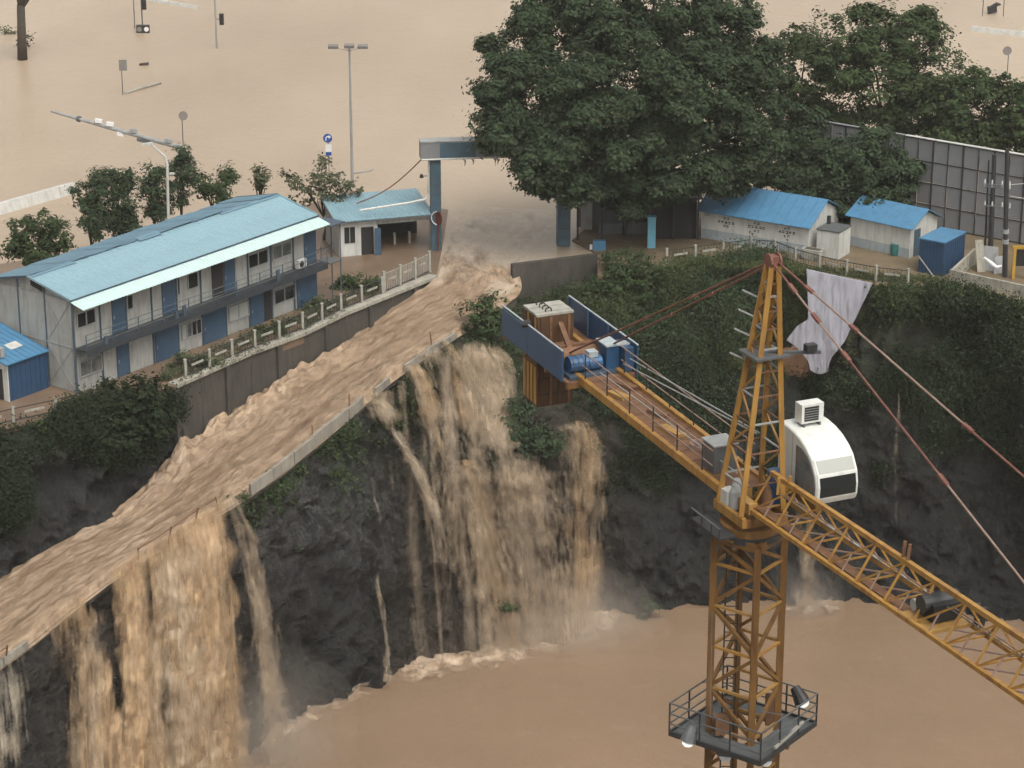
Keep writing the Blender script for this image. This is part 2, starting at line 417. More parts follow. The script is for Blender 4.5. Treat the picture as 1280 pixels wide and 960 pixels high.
def resample(pts, n):
    """evenly spaced Catmull-Rom through the points"""
    p = [np.array(q) for q in pts]; p = [2 * p[0] - p[1]] + p + [2 * p[-1] - p[-2]]
    out = []; m = len(pts) - 1
    for k in range(n):
        t = k / (n - 1) * m; i = min(int(t), m - 1); f = t - i
        a, b, c, d = p[i:i + 4]
        out.append(.5 * ((2 * b) + (c - a) * f + (2 * a - 5 * b + 4 * c - d) * f * f + (3 * b - a - 3 * c + d) * f ** 3))
    return np.array(out)
def lerp_poly(pts, n):
    p = np.array([tuple(q) for q in pts]); t = np.linspace(0, len(pts) - 1, n); i = np.minimum(t.astype(int), len(pts) - 2); f = (t - i)[:, None]
    return p[i] * (1 - f) + p[i + 1] * f

# ---- flooded ground reaching the horizon, its near border along the pit
RIM_PX = [(747, 345), (790, 337), (830, 335), (900, 327), (960, 319), (1010, 338), (1100, 358), (1200, 362), (1290, 385), (1400, 410), (1700, 480)]
RIM = [P(x, y, 0) for x, y in RIM_PX]
fl = [V(-2500, 60, 0), V(-300, 105, 0)] + [e.copy() for e in EDGE] + [P(556, 325), P(564, 310), P(570, 285), P(676, 290), P(641, 330), P(650, 329), P(747, 318)] + [r.copy() for r in RIM] + [V(300, 105, 0), V(2500, 60, 0), V(2500, 4500, 0), V(-2500, 4500, 0)]
m = MB(); m.v = [(p.x, p.y, -.04) for p in fl]; m.f = [tuple(range(len(fl)))]
tag(m.build('flood_water', 'flood_mud'), 'brown flood water covering the street beyond the pit', 'water', kind='structure')

# ---- pit water with low foam along the foot
m = MB(); m.v = [(-300, 20, ZW), (300, 20, ZW), (300, 215, ZW), (-300, 215, ZW)]; m.f = [(0, 1, 2, 3)]
tag(m.build('pit_water', 'pit_mud'), 'brown water standing in the bottom of the pit', 'water', kind='structure')

# ---- left terrace under the long building, with a stone kerb along its edge
back = [P(585, 285, ZT), P(560, 262, ZT), P(440, 238, ZT), P(300, 282, ZT), P(0, 330, ZT), P(-420, 420, ZT)]
m = MB(); m.prism([V(p.x, p.y, -.6) for p in EDGE + [P(552, 312, ZT)] + back[1:]], (0, 0, .6 + ZT))
tag(m.build('building_terrace', 'mud'), 'muddy terrace the long blue roofed building stands on', 'ground', kind='structure')

# ---- retaining wall: concrete bays between piers, pale coping stones
wall = thing('retaining_wall', EDGE[4] - V(0, 0, 6), 'stained grey concrete retaining wall below the long blue roofed building', 'wall')
top = lerp_poly(EDGE[4:9], 60); seg = np.r_[0, np.cumsum(np.linalg.norm(np.diff(top, axis=0), axis=1))]
def on_wall(s): return Vector([float(np.interp(s, seg, top[:, i])) for i in range(3)])
inn = np.array([tuple(p) for p in IN[4:10]])
nb = 11; L = seg[-1]
for i in range(nb):
    a, b = on_wall(L * i / nb), on_wall(L * (i + 1) / nb); d = (b - a).normalized(); n = V(d.y, -d.x, 0)
    zb = min(float(np.interp(a.y, inn[:, 1], inn[:, 2])), float(np.interp(b.y, inn[:, 1], inn[:, 2]))) - 1.2
    o = (a + b) / 2
    MB().quadbox(V(o.x, o.y, (zb - .1) / 2) - n * .25, d * ((b - a).length - .03), n * (.5 + .02 * random.random()), (0, 0, -zb - .1)).build('wall_bay', 'concrete_dark', wall)
    MB().quadbox(V(o.x, o.y, ZT + .02) - n * .2, d * ((b - a).length - .04), n * .75, (0, 0, .22)).build('coping_stone', 'concrete_pale', wall)
    if i % 2 == 0:
        MB().quadbox(V(a.x, a.y, (zb - .12) / 2) + n * .09, d * .42, n * .24, (0, 0, -zb - .12)).build('pier', 'concrete_dark', wall)

# ---- rocky bank left of the wall
nu, nv = 130, 60
tp = resample(EDGE[1:5] , nu); bt = resample(IN[1:5] + [IN[5] + V(0, 0, -.6)], nu)
tp[:, 2] = .0; bt[:, 2] -= .9
v = np.linspace(0, 1, nv)[None, :, None]
X = tp[:, None] * (1 - v) + bt[:, None] * v
X[..., 2] += (np.sin(v[..., 0] * math.pi) * 1.0)
n1 = fbm(X[..., 0] * .6, X[..., 1] * .6, X[..., 2] * .6, 5)
fade = np.minimum(1, np.minimum(v[..., 0] * 8, 10)) 
X[..., 1] -= n1 * .8 * fade; X[..., 0] += n1 * .5 * fade
BANK = X
tag(put('rock_bank', grid_mesh('rock_bank', X, 'cliff_rock', {'moss': np.clip(1.0 - v[..., 0] * 1.7, 0, 1) * np.ones((nu, 1)), 'pale': .3 * np.ones((nu, nv)), 'wet': np.zeros((nu, nv))}, smooth=False)),
    'dark overgrown rock bank below the terrace beside the flooded ramp', 'rock', kind='structure')

# ---- the ramp and the torrent running down it
nu, nv = 420, 90
ci = resample(IN, nu); co = resample(OUT, nu)
v = np.linspace(-.02, 1.035, nv)[None, :, None]
X = ci[:, None] * (1 - v) + co[:, None] * v
bell_u = 1.0
u = np.linspace(0, 1, nu)[:, None]; vv = v[..., 0]
bx, by = X[..., 0], X[..., 1]
# flow coordinates: along / across
al = np.r_[0, np.cumsum(np.linalg.norm(np.diff(ci, axis=0), axis=1))][:, None] + 0 * vv; ac = vv * 8.0
flow = fbm(al * .16, ac * .9, 0 * al, 5)
chop = fbm(al * .8 + 3, ac * 1.6, 0 * al + 2, 4)
uw = np.clip((u - .30) / .36, 0, 1)
inner_boil = np.exp(-((vv - .07) / .17) ** 2) * np.clip(np.sin(uw * math.pi), 0, 1)
low_boil = np.exp(-((vv - .05) / .10) ** 2) * np.clip(1 - uw, 0, 1) * .35
head = np.clip((u - .78) / .10, 0, 1)
calm = np.clip(1 - np.exp(-((vv - 1.0) / .12) ** 2), 0.25, 1) * (1 - .75 * head)
wav = fbm(al * .55 + ac * .25, ac * .5, 0 * al + 6, 4)
hgt = .13 * flow * calm + .07 * chop * calm + .12 * np.abs(wav) * calm + (inner_boil + low_boil) * (.32 + .38 * np.abs(chop) + .4 * flow + .3 * wav)
hgt = hgt + .16 * np.exp(-((u - .80) / .03) ** 2) * np.abs(fbm(al * .5, ac * .7, 0 * al + 8, 4))
lip = np.clip((vv - .965) / .035, 0, 1) ** 2 * np.clip((.74 - u) * 14, 0, 1)
X[..., 2] += .18 * np.clip((.80 - u) * 9, .10, 1) + hgt - .55 * lip - .12 * np.clip((u - .93) / .07, 0, 1)
hz_ = np.clip((u - .80) / .03, 0, 1); brd = np.clip(np.minimum(vv + .02, 1.035 - vv) / .10, 0, 1) * np.clip((1 - u) / .05, 0, 1)
X[..., 2] = X[..., 2] * (1 - hz_) + hz_ * (np.maximum(X[..., 2], -.025) * brd + (1 - brd) * -.09)
RAMPX = X
uv = np.stack([ac + 0 * al, al + 0 * ac], -1)
wob = .10 * fbm(al * .3, ac * .5, 0 * al + 4, 3)
pale_shade_lift = np.clip((u - .76 + wob) / .12, 0, 1) + 0 * vv
froth = np.clip(inner_boil * .8 + low_boil * 1.2 + .35 * np.clip(wav + .1, 0, 1) + .5 * np.exp(-((vv - 1.0) / .08) ** 2) + .55 * np.exp(-((u - .79) / .035) ** 2), 0, 1) + 0 * vv
tag(put('ramp_torrent', grid_mesh('ramp_torrent', X, 'torrent', {'calm': pale_shade_lift, 'froth': froth, 'far': np.clip((u - .84 + wob * 1.2) / .10, 0, 1) + 0 * vv}, uv)), 'brown torrent pouring through the gate and down the ramp', 'water', kind='structure')
Y = np.stack([ci, co + (co - ci) * .0], 1); Y[..., 2] -= .30; Y = Y[:int(nu * .76)]
bot = Y.copy(); bot[..., 2] -= .45
tag(put('ramp_road', grid_mesh('ramp_road', np.concatenate([bot[:, :1], Y, bot[:, 1:]], 1), 'concrete_dark', smooth=False)), 'concrete ramp road under the running flood', 'road', kind='structure')

# kerb on the outer side of the ramp: one piece per slab
kerb = thing('ramp_kerb', OUT[5], 'pale concrete kerb along the outer edge of the flooded ramp', 'kerb')
cs = np.r_[0, np.cumsum(np.linalg.norm(np.diff(co, axis=0), axis=1))]
def on_out(s): return Vector([float(np.interp(s, cs, co[:, i])) for i in range(3)])
s0 = 0.0
KEND = float(np.interp(.66, np.linspace(0, 1, nu), cs))
while s0 < KEND:
    a, b = on_out(s0 + .02), on_out(s0 + 1.98); d = (b - a).normalized(); n = V(d.y, -d.x, 0).normalized()
    pa = 640 + FPX * a.x / (a.y * _c - (a.z - CAMH) * _s)
    dry = 285 < pa < 440
    over = 60 < pa < 285
    hgt_k = .50 if dry else (.02 if over else .22)
    jig = random.uniform(-.05, .05)
    if over or (not dry and random.random() < .45): s0 += 2.0; continue
    hgt_k += random.uniform(-.08, .03)
    MB().quadbox((a + b) / 2 + n * (.12 + jig) + V(0, 0, -.15 + hgt_k / 2), b - a, n * .2, (0, 0, .3 + hgt_k)).build('kerb_slab', 'kerb_pale', kerb)
    s0 += 2.0
rail = thing('guard_rail', OUT[4], 'broken thin rusty guard rail along the outer edge of the flooded ramp', 'railing')
s0 = 5.0; last = None
while s0 < KEND:
    a = on_out(s0); d = (on_out(s0 + .3) - a).normalized(); n = V(d.y, -d.x, 0)
    if random.random() < .35: last = None; s0 += 2.2; continue
    lean = n * random.uniform(-.15, .45) + d * random.uniform(-.2, .2); h = random.uniform(.55, 1.0)
    b0 = a + n * .0 + V(0, 0, -.3); t0 = b0 + V(0, 0, h + .5) + lean
    MB().bar(b0, t0, .08).build('rail_post', 'rust_plate', rail)
    if last is not None and random.random() < .7: MB().bar(last, b0 + (t0 - b0) * .9, .045).build('rail_bar', 'rust_plate', rail)
    last = b0 + (t0 - b0) * .9 if random.random() < .85 else None
    s0 += random.uniform(1.9, 2.5)

# ---- the pit wall
def zc(i): return OUT[i].z - .3
CLIFF = [  # (rim, mid1, mid2, foot) as (px,py,z)
 ((-300, 1010, zc(0)), None, None, (-300, 1500, ZW)),
 ((-20, 840, zc(1)), None, None, (-20, 1240, ZW)),
 ((95, 752, zc(2)), None, None, (95, 1090, ZW)),
 ((165, 702, zc(3)), None, None, (165, 1030, ZW)),
 ((235, 660, zc(4)), None, None, (235, 978, ZW)),
 ((330, 600, zc(5)), None, None, (330, 925, ZW)),
 ((425, 527, zc(6)), (440, 570, -6.5), None, (425, 878, ZW)),
 ((487, 474, zc(7)), (492, 540, -7), (498, 640, -12), (500, 842, ZW)),
 ((560, 424, zc(8)), (572, 510, -6.5), (588, 585, -9.5), (600, 808, ZW)),
 ((605, 404, -1.9), (625, 490, -6.0), (645, 562, -8.8), (655, 792, ZW)),
 ((645, 374, -1.9), (675, 470, -5.2), (700, 545, -8.5), (715, 780, ZW)),
 ((747, 360, -1.3), (745, 430, -4.0), (745, 535, -9.0), (770, 770, ZW)),
 ((790, 338, -.1), (800, 440, -5.0), (805, 540, -10), (820, 768, ZW)),
 ((830, 336, -.1), (850, 440, -5.2), (862, 540, -10), (880, 765, ZW)),
 ((900, 328, -.1), (920, 440, -5.2), (950, 540, -10), (1000, 752, ZW)),
 ((960, 320, -.1), (985, 440, -6.0), (1005, 540, -10.5), (1050, 755, ZW)),
 ((1010, 339, -.1), (1030, 440, -5.5), (1055, 540, -10.5), (1100, 757, ZW)),
 ((1100, 359, -.1), (1115, 440, -4.8), (1140, 540, -10), (1180, 765, ZW)),
 ((1200, 363, -.1), (1210, 440, -4.6), (1230, 540, -10), (1260, 775, ZW)),
 ((1290, 386, -.1), None, None, (1350, 795, ZW)),
 ((1400, 411, -.1), None, None, (1480, 825, ZW)),
 ((1700, 481, -.1), None, None, (1800, 890, ZW)),
]
cols = []
for c in CLIFF:
    a, d = P(*c[0]), P(*c[3])
    b = P(*c[1]) if c[1] else a.lerp(d, .30) + V(0, -.3, 0)
    e = P(*c[2]) if c[2] else (a.lerp(d, .62) + V(0, -.4, 0) if not c[1] else b.lerp(d, .4) + V(0, -.3, 0))
    d2 = d + (d - e) * .12
    cols.append([a, b, e, d2])
nu, nv = 560, 170
rows = [resample([c[k] for c in cols], nu) for k in range(4)]
t = np.linspace(0, 1, nv); kx = np.array([0, .27, .5, 1.0])
X = np.zeros((nu, nv, 3))
for k in range(3):
    X[..., k] = np.stack([np.interp(t, kx, np.array([rows[r][i, k] for r in range(4)])) for i in range(nu)])
du = np.gradient(X, axis=0); dn = np.cross(np.gradient(X, axis=1), du); dn /= np.linalg.norm(dn, axis=2, keepdims=True) + 1e-9
if dn[nu // 2, nv // 2, 1] > 0: dn = -dn
big = fbm(X[..., 0] * .16, X[..., 1] * .16, X[..., 2] * .10, 3); mid = fbm(X[..., 0] * .55, X[..., 1] * .55, X[..., 2] * .38 + 5, 5)
rid = 1 - np.abs(fbm(X[..., 0] * .9 + 7, X[..., 1] * .9, X[..., 2] * .5, 4))
amp = np.minimum(1, t * 9)[None]
def cells(k, sz, szz):
    wx = X[..., 0] + mid * .5; wy = X[..., 1] + big * .5; wz = X[..., 2] + mid * .6
    h = (np.floor(wx / sz).astype(np.int64) * 73856093 ^ np.floor(wy / sz).astype(np.int64) * 19349663 ^ np.floor(wz / szz).astype(np.int64) * 83492791 ^ k) & 4095
    return _val[_perm[h]]
blk = cells(5, 1.9, 2.6) * .30 + cells(9, .9, 1.2) * .20
disp = (big * .9 + mid * .75 + rid * .55 + blk - .45) * amp
X = X + dn * disp[..., None]
CLX, CLN = X, dn
pxs = 640 + FPX * X[..., 0] / (X[..., 1] * _c - (X[..., 2] - CAMH) * _s)
pys = 480 - FPX * (X[..., 1] * _s + (X[..., 2] - CAMH) * _c) / (X[..., 1] * _c - (X[..., 2] - CAMH) * _s)
CPX, CPY = pxs, pys
def bell(x, a, b, s): return 1 / (1 + np.exp(-(x - a) / s)) * 1 / (1 + np.exp((x - b) / s))
pale = bell(pxs, 270, 500, 15) * bell(pys, 480, 700, 30)
wet = bell(pxs, 505, 765, 14) * .9 + bell(pxs, 60, 310, 25) * .8
moss = bell(pxs, 280, 640, 20) * bell(pys, 380, 600, 20) * .4 + bell(pxs, 560, 1500, 30) * np.clip(1.25 - t * 2.0, 0, 1)[None]
tag(put('pit_cliff', grid_mesh('pit_cliff', X, 'cliff_rock', {'pale': pale, 'wet': wet, 'moss': moss}, smooth=False)),
    'tall dark rock face of the flooded pit', 'cliff', kind='structure')

# ---- yard on the right side of the gate
yb = [P(1750, 300, ZT), P(1300, 285, ZT), P(1018, 240, ZT), P(760, 262, ZT), P(715, 300, ZT), P(748, 318, ZT)]
m = MB(); m.prism([V(p.x, p.y, -.5) for p in [r + V(0, .05, 0) for r in RIM] + yb], (0, 0, .5 + ZT))
tag(m.build('shed_yard', 'yard_soil'), 'bare earth yard around the white sheds above the pit', 'ground', kind='structure')
# ---- low concrete wall right of the ramp head
lw = thing('low_concrete_wall', P(640, 366, -1.8), 'dark plain concrete wall at the head of the ramp beside the gate', 'wall')
wa, wb = P(641, 331, .45), P(747, 318, .45); wd = (wb - wa).normalized(); wnrm = V(wd.y, -wd.x, 0)
for k in range(3):
    a, b = wa.lerp(wb, k / 3), wa.lerp(wb, (k + 1) / 3); o = (a + b) / 2
    MB().quadbox(V(o.x, o.y, -.9) - wnrm * (.2 - .004 * k), (b - a) * .997, wnrm * .4, (0, 0, 2.7)).build('wall_slab', 'concrete_dark', lw)
# ================================================================== long two-storey site building
B0 = P(96.5, 491.5, ZT); B1 = P(395.5, 377, ZT)
BD = (B1 - B0).normalized(); BL = (B1 - B0).length; BO = V(BD.y, -BD.x, 0)     # along, outward (towards the ramp)
BW, EZ, RISE, F2 = 7.1, 6.15, .86, 3.0
NB = 10; BAY = BL / NB
def bp(s, o, z): return B0 + BD * s + BO * o + V(0, 0, z - ZT)
bld = thing('site_building', B0 - BO * BW / 2 + BD * BL / 2, 'long two storey white panel building with a pale blue sheet roof', 'building')
# wall core (slightly behind the facing panels)
m = MB()
m.prism([bp(0.05, -.06, ZT), bp(0.05, -BW + .06, ZT), bp(.05, -BW + .06, EZ - .05), bp(.05, -BW / 2, EZ + RISE - .08), bp(.05, -.06, EZ - .05)], BD * (BL - .1))
m.build('wall_core', 'white_panel', bld)
# long facade: facing panels, posts, doors, windows
UPPER = {}; LOWER = {}
def panel(s0, s1, z0, z1, mat='white_panel', name='wall_panel', out=.0, th=.06):
    return MB().quadbox((bp(s0, out, z0) + bp(s1, out, z1)) / 2, BD * (s1 - s0 - .015), BO * th, (0, 0, z1 - z0 - .015)).build(name, mat, bld)
for k in range(NB):
    for z0, z1 in ((ZT, F2), (F2, EZ - .05)):
        panel(k * BAY, (k + .5) * BAY, z0, z1, out=-.035 + random.uniform(-.004, .004)); panel((k + .5) * BAY, (k + 1) * BAY, z0, z1, out=-.035 + random.uniform(-.004, .004))
for k in range(NB + 1):
    MB().bar(bp(k * BAY, .04, ZT), bp(k * BAY, .04, EZ - .1), .11).build('post', 'steel_blue', bld)
def xs(px): # photo column on the facade -> distance along it
    lo, hi = 0.0, BL
    for _ in range(40):
        mm = (lo + hi) / 2; q = bp(mm, 0, 1.5); x = 640 + FPX * q.x / (q.y * _c - (q.z - CAMH) * _s)
        if x < px: lo = mm
        else: hi = mm
    return lo
def door(x0, x1, z0, top, mat='door_blue', handle=True):
    a, b = xs(x0), xs(x1)
    d = panel(a, b, z0, top, mat, 'door', .035, .07)
    if handle:
        MB().quadbox(bp(a + .12, .09, z0 + 1.05), BD * .05, BO * .06, (0, 0, .22)).build('handle', 'galv', d)
    return d
def window(x0, x1, z0, z1, mats, open_=None):
    a, b = xs(x0), xs(x1)
    m = MB(); t = .07
    for zz in (z0, z1): m.quadbox((bp(a, .035, zz) + bp(b, .035, zz)) / 2, BD * (b - a + t), BO * .1, (0, 0, t))
    for k in range(len(mats) + 1):
        s_ = a + (b - a) * k / len(mats); m.quadbox(bp(s_, .036, (z0 + z1) / 2), BD * t, BO * .098, (0, 0, z1 - z0 - t))
    w = m.build('window', 'galv', bld)
    for k, mt in enumerate(mats):
        s0, s1 = a + (b - a) * k / len(mats) + .035, a + (b - a) * (k + 1) / len(mats) - .035
        MB().quadbox((bp(s0, .012, z0) + bp(s1, .012, z1)) / 2, BD * (s1 - s0), BO * .03, (0, 0, z1 - z0 - .07)).build('pane', mt, w)
    return w
U = F2 + .05
window(99.5, 122, U + 1.15, U + 2.1, ['dark_glass', 'dark_glass'])
door(142.5, 158.5, U, U + 2.35); window(161.5, 168.5, U + 1.2, U + 2.15, ['dark_glass'])
door(204.5, 220.5, U, U + 2.35); window(223.5, 226.5, U + 1.0, U + 2.2, ['dark_glass'])
window(237, 249, U + 1.1, U + 2.15, ['dark_glass'])
panel(xs(266.5), xs(280.5), U, U + 2.3, 'dark_room', 'doorway', .01, .06); door(281, 295, U, U + 2.35)
window(312, 336, U + 1.05, U + 2.0, ['dark_glass', 'dark_glass']); window(342, 365, U + 1.05, U + 2.0, ['grey_glass', 'grey_glass'])
door(381, 395, U, U + 2.35)
window(99.5, 126.5, 1.0, 2.0, ['grey_glass', 'grey_glass'])
door(145.5, 161, ZT, 2.35); door(193.5, 223, ZT, 2.45)
window(227, 251, .95, 1.95, ['pale_glass', 'grey_glass', 'dark_glass', 'dark_glass'])
door(253.5, 281, ZT, 2.45); window(286, 310, .95, 1.95, ['pale_glass', 'pale_glass'])
door(312.5, 329, ZT, 2.45); panel(xs(329.5), xs(340), ZT, 2.45, 'dark_room', 'doorway', .01, .06)
window(342.5, 367.5, .95, 1.95, ['dark_glass', 'dark_glass']); door(370.5, 395, ZT, 2.45)
# gallery with railing
m = MB(); m.quadbox((bp(0, .58, F2) + bp(BL, .58, F2)) / 2 - V(0, 0, .04), BD * BL, BO * 1.05, (0, 0, .08)); m.build('gallery_floor', 'gallery_steel', bld)
m = MB(); m.quadbox((bp(0, 1.13, F2) + bp(BL, 1.13, F2)) / 2 - V(0, 0, .14), BD * BL, BO * .05, (0, 0, .42)); m.build('gallery_beam', 'gallery_steel', bld)
for k in range(NB + 1):
    MB().bar(bp(k * BAY, 1.08, F2), bp(k * BAY, 1.08, F2 + 1.05), .06).build('rail_post', 'steel_blue', bld)
    MB().bar(bp(k * BAY, .06, F2 - .55), bp(k * BAY, 1.08, F2 - .06), .07).build('bracket', 'steel_blue', bld)
for h in (.35, .7, 1.05):
    MB().tube([bp(0, 1.08, F2 + h), bp(BL, 1.08, F2 + h)], .022, 6).build('handrail', 'steel_grey', bld)
for s_, h in ((1.6, .55), (7.9, .5), (8.6, .7), (17.6, .8)):
    MB().quadbox(bp(s_, 1.16, F2 + .05 + h / 2), BD * .28, BO * .1, (0, 0, h)).build('meter_box', 'steel_blue', bld)
ac = MB().quadbox(bp(xs(370), .5, F2 + .42), BD * .8, BO * .35, (0, 0, .6)).build('air_conditioner', 'white_paint', bld)
MB().disc(bp(xs(370) - .1, .685, F2 + .42), BO, .22, .02).build('fan_grille', 'signal_black', ac)
# gable end facing the small shed: posts, cross bracing, vent opening
for o in (0, .333, .667, 1.0):
    h = EZ + RISE * (1 - abs(o - .5) * 2)
    MB().bar(bp(-.03, -BW * o, ZT), bp(-.03, -BW * o, h - .12), .09).build('gable_post', 'steel_blue', bld)
for zz in (F2, EZ - .1): MB().bar(bp(-.035, -BW, zz), bp(-.035, 0, zz), .05).build('gable_rail', 'galv', bld)
for z0, z1 in ((ZT + .2, F2), (F2, EZ - .2)):
    MB().bar(bp(-.045, -.1, z0), bp(-.045, -BW / 3, z1), .025).build('brace', 'galv', bld); MB().bar(bp(-.06, -BW / 3, z0), bp(-.06, -.1, z1), .025).build('brace', 'galv', bld)
for k in range(3):
    for z0, z1 in ((ZT, F2), (F2, EZ - .1)):
        MB().quadbox(bp(.0, -BW * (k + .5) / 3, (z0 + z1) / 2), BD * .05, BO * (BW / 3 - .12), (0, 0, z1 - z0 - .06)).build('gable_panel', 'white_panel', bld)
m = MB(); m.prism([bp(-.02, -BW * .36, EZ + .02), bp(-.02, -BW * .5, EZ + .28), bp(-.02, -BW * .5, EZ + RISE - .12), bp(-.02, -BW * .36, EZ + RISE * .66)], BD * .04); m.build('vent_opening', 'dark_room', bld)
# roof: ribbed sheets, one object each, sharing one mesh per slope
NS = 25; SWID = (BL + .5) / NS
def sheet_mesh(name, mat, y0, z0, y1, z1):
    """ribbed sheet running from (y0,z0) to (y1,z1); local x along the building, y outward"""
    m = MB(); prof = []
    for k in range(3):
        x = k * SWID / 3; q = SWID / 3
        prof += [(x, 0), (x + q * .70, 0), (x + q * .78, .03), (x + q * .92, .03)]
    prof.append((SWID, 0))
    r0 = [(x, y0, z0 + h) for x, h in prof]; r1 = [(x, y1, z1 + h) for x, h in prof]
    rm = [(x, (y0 + y1) / 2, (z0 + z1) / 2 + h - .012) for x, h in prof]
    m.grid([r0, rm, r1]); lo = [[(x, y, z - .02) for x, y, z in r] for r in (r1, rm, r0)]
    m.grid(lo); return m.mesh(name, mat)
HW = BW / 2
front_me = sheet_mesh('roof_sheet', 'roof_blue', -HW - .02, EZ + RISE + .02, .12, EZ + .04)
back_me = sheet_mesh('roof_sheet', 'roof_blue_shaded', -HW + .10, EZ + RISE + .10, -BW - .35, EZ - .02)
aw_me = sheet_mesh('awning_sheet', 'awning_pale', .02, EZ - .03, 1.25, EZ - .38)
ang = math.atan2(BD.y, BD.x)
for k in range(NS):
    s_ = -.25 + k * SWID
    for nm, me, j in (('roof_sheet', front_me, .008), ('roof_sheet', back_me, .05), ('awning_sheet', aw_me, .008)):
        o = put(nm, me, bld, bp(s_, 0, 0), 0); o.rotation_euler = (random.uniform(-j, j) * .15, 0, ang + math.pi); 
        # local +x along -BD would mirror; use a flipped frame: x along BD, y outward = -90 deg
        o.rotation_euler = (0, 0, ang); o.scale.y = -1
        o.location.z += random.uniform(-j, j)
for k in range(12):
    a, b = -.25 + k * (BL + .5) / 12, -.25 + (k + 1) * (BL + .5) / 12
    if k not in (0, 1, 5, 9, 10, 11): continue
    ln = BD * (b - a + .06); tilt = .16 * random.uniform(-.2, 1) if 2 < k < 9 else 0
    m = MB(); o = bp((a + b) / 2, -HW, EZ + RISE + .07 + tilt * .4)
    m.prism([o - ln / 2 + BO * .28 + V(0, 0, -.05), o - ln / 2 + V(0, 0, .03), o - ln / 2 - BO * .28 + V(0, 0, -.05 + tilt), o - ln / 2 - BO * .28 + V(0, 0, -.08 + tilt), o - ln / 2 + V(0, 0, 0), o - ln / 2 + BO * .28 + V(0, 0, -.08)], ln)
    m.build('ridge_cap', 'roof_blue_shaded', bld)
for s_ in (-.27, BL + .27):
    for o0, z0, o1, z1 in ((.14, EZ + .06, -HW, EZ + RISE + .05), (-HW, EZ + RISE + .05, -BW - .36, EZ + .0)):
        MB().bar(bp(s_, o0, z0), bp(s_, o1, z1), .05, .14).build('verge_trim', 'steel_blue' if o0 < 0 else 'roof_blue', bld)
MB().bar(bp(-.25, .16, EZ - .0), bp(BL + .25, .16, EZ - .0), .06, .09).build('gutter', 'steel_blue', bld)
# stair at the far end
st = BL + .12
m = MB()
for k in range(11):
    z = F2 * (1 - k / 11); o = .9 - k * .42
    m.quadbox(bp(st + .65, o - .8, z - .03), BD * 1.0, BO * .34, (0, 0, .05))
m.build('stair_treads', 'steel_grey', bld)
for e in (.12, 1.18):
    MB().bar(bp(st + e, .45, F2 - .05), bp(st + e, -4.1, ZT), .06, .22).build('stair_stringer', 'steel_blue', bld)
    MB().bar(bp(st + e, .45, F2 + .95), bp(st + e, -4.1, ZT + 1.0), .05).build('stair_rail', 'steel_blue', bld)
    for k in range(6): MB().bar(bp(st + e, .3 - k * .85, F2 * (1 - k / 5.4) + .05), bp(st + e, .3 - k * .85, F2 * (1 - k / 5.4) + 1.0), .04).build('stair_post', 'steel_blue', bld)
m = MB(); m.quadbox(bp(st + .65, .75, F2 - .05), BD * 1.25, BO * .95, (0, 0, .08)); m.build('stair_landing', 'steel_grey', bld)
for e, o in ((1.2, 1.15), (1.2, .35)): MB().bar(bp(st + e, o, ZT), bp(st + e, o, F2 + 2.6), .08).build('stair_column', 'steel_blue', bld)
m = MB(); m.quadbox(bp(st + .7, .5, F2 + 2.65), BD * 1.5, BO * 1.8, (0, 0, .06)); m.build('stair_roof', 'steel_blue', bld)

# ================================================================== small blue shed against the gable
sh0 = P(13.5, 502, ZT); shd = thing('blue_lean_to', sh0, 'small blue walled shed with white front beside the gable end', 'shed')
s1 = P(61, 484.5, ZT); sd = (s1 - sh0).normalized(); so = V(-sd.y, sd.x, 0); SL = (s1 - sh0).length; SH = 2.45
def sp(a, b, z): return sh0 + sd * a + so * b + V(0, 0, z)
MB().quadbox(sp(SL / 2, .04, SH / 2), sd * SL, so * .08, (0, 0, SH)).build('side_wall', 'deep_blue', shd)
for k in range(8): MB().quadbox(sp(SL * (k + .5) / 8, -.012, SH / 2), sd * .05, so * .025, (0, 0, SH - .1)).build('wall_rib', 'deep_blue', shd)
MB().quadbox(sp(-.04, 2.0, SH / 2 - .05), sd * .08, so * 3.9, (0, 0, SH - .1)).build('front_wall', 'white_paint', shd)
MB().quadbox(sp(-.1, 1.05, 1.02), sd * .06, so * 1.1, (0, 0, 2.0)).build('door', 'dark_room', shd)
MB().quadbox(sp(SL / 2, 3.95, SH / 2), sd * SL, so * .08, (0, 0, SH)).build('rear_wall', 'deep_blue', shd)
m = MB(); m.prism([sp(-.35, -.18, SH - .02), sp(-.35, 4.2, SH + .95), sp(-.35, 4.2, SH + 1.02), sp(-.35, -.18, SH + .06)], sd * (SL + .42)); rf = m.build('roof', 'bright_blue', shd)
for k in range(9): MB().bar(sp(-.3 + (SL + .3) * k / 8, -.17, SH + .075), sp(-.3 + (SL + .3) * k / 8, 4.15, SH + 1.035), .03).build('roof_rib', 'bright_blue', rf)
m = MB(); m.quadbox(sp(SL * .55, 1.4, SH + .45), sd * 1.0, so * .7 + V(0, 0, .157), (0, 0, .02)); tag(m.build('white_sheet', 'white_paint'), 'small white sheet lying on the blue shed roof', 'sheet')
au = thing('outdoor_air_unit', sp(-.1, .8, SH), 'small outdoor air conditioning unit on the front edge of the blue shed roof', 'air conditioner')
MB().quadbox(sp(.05, .9, SH + .62), sd * .32, so * .85, (0, 0, .6)).build('casing', 'galv', au); MB().disc(sp(-.12, .8, SH + .62), sd, .24, .03).build('fan_grille', 'black', au)

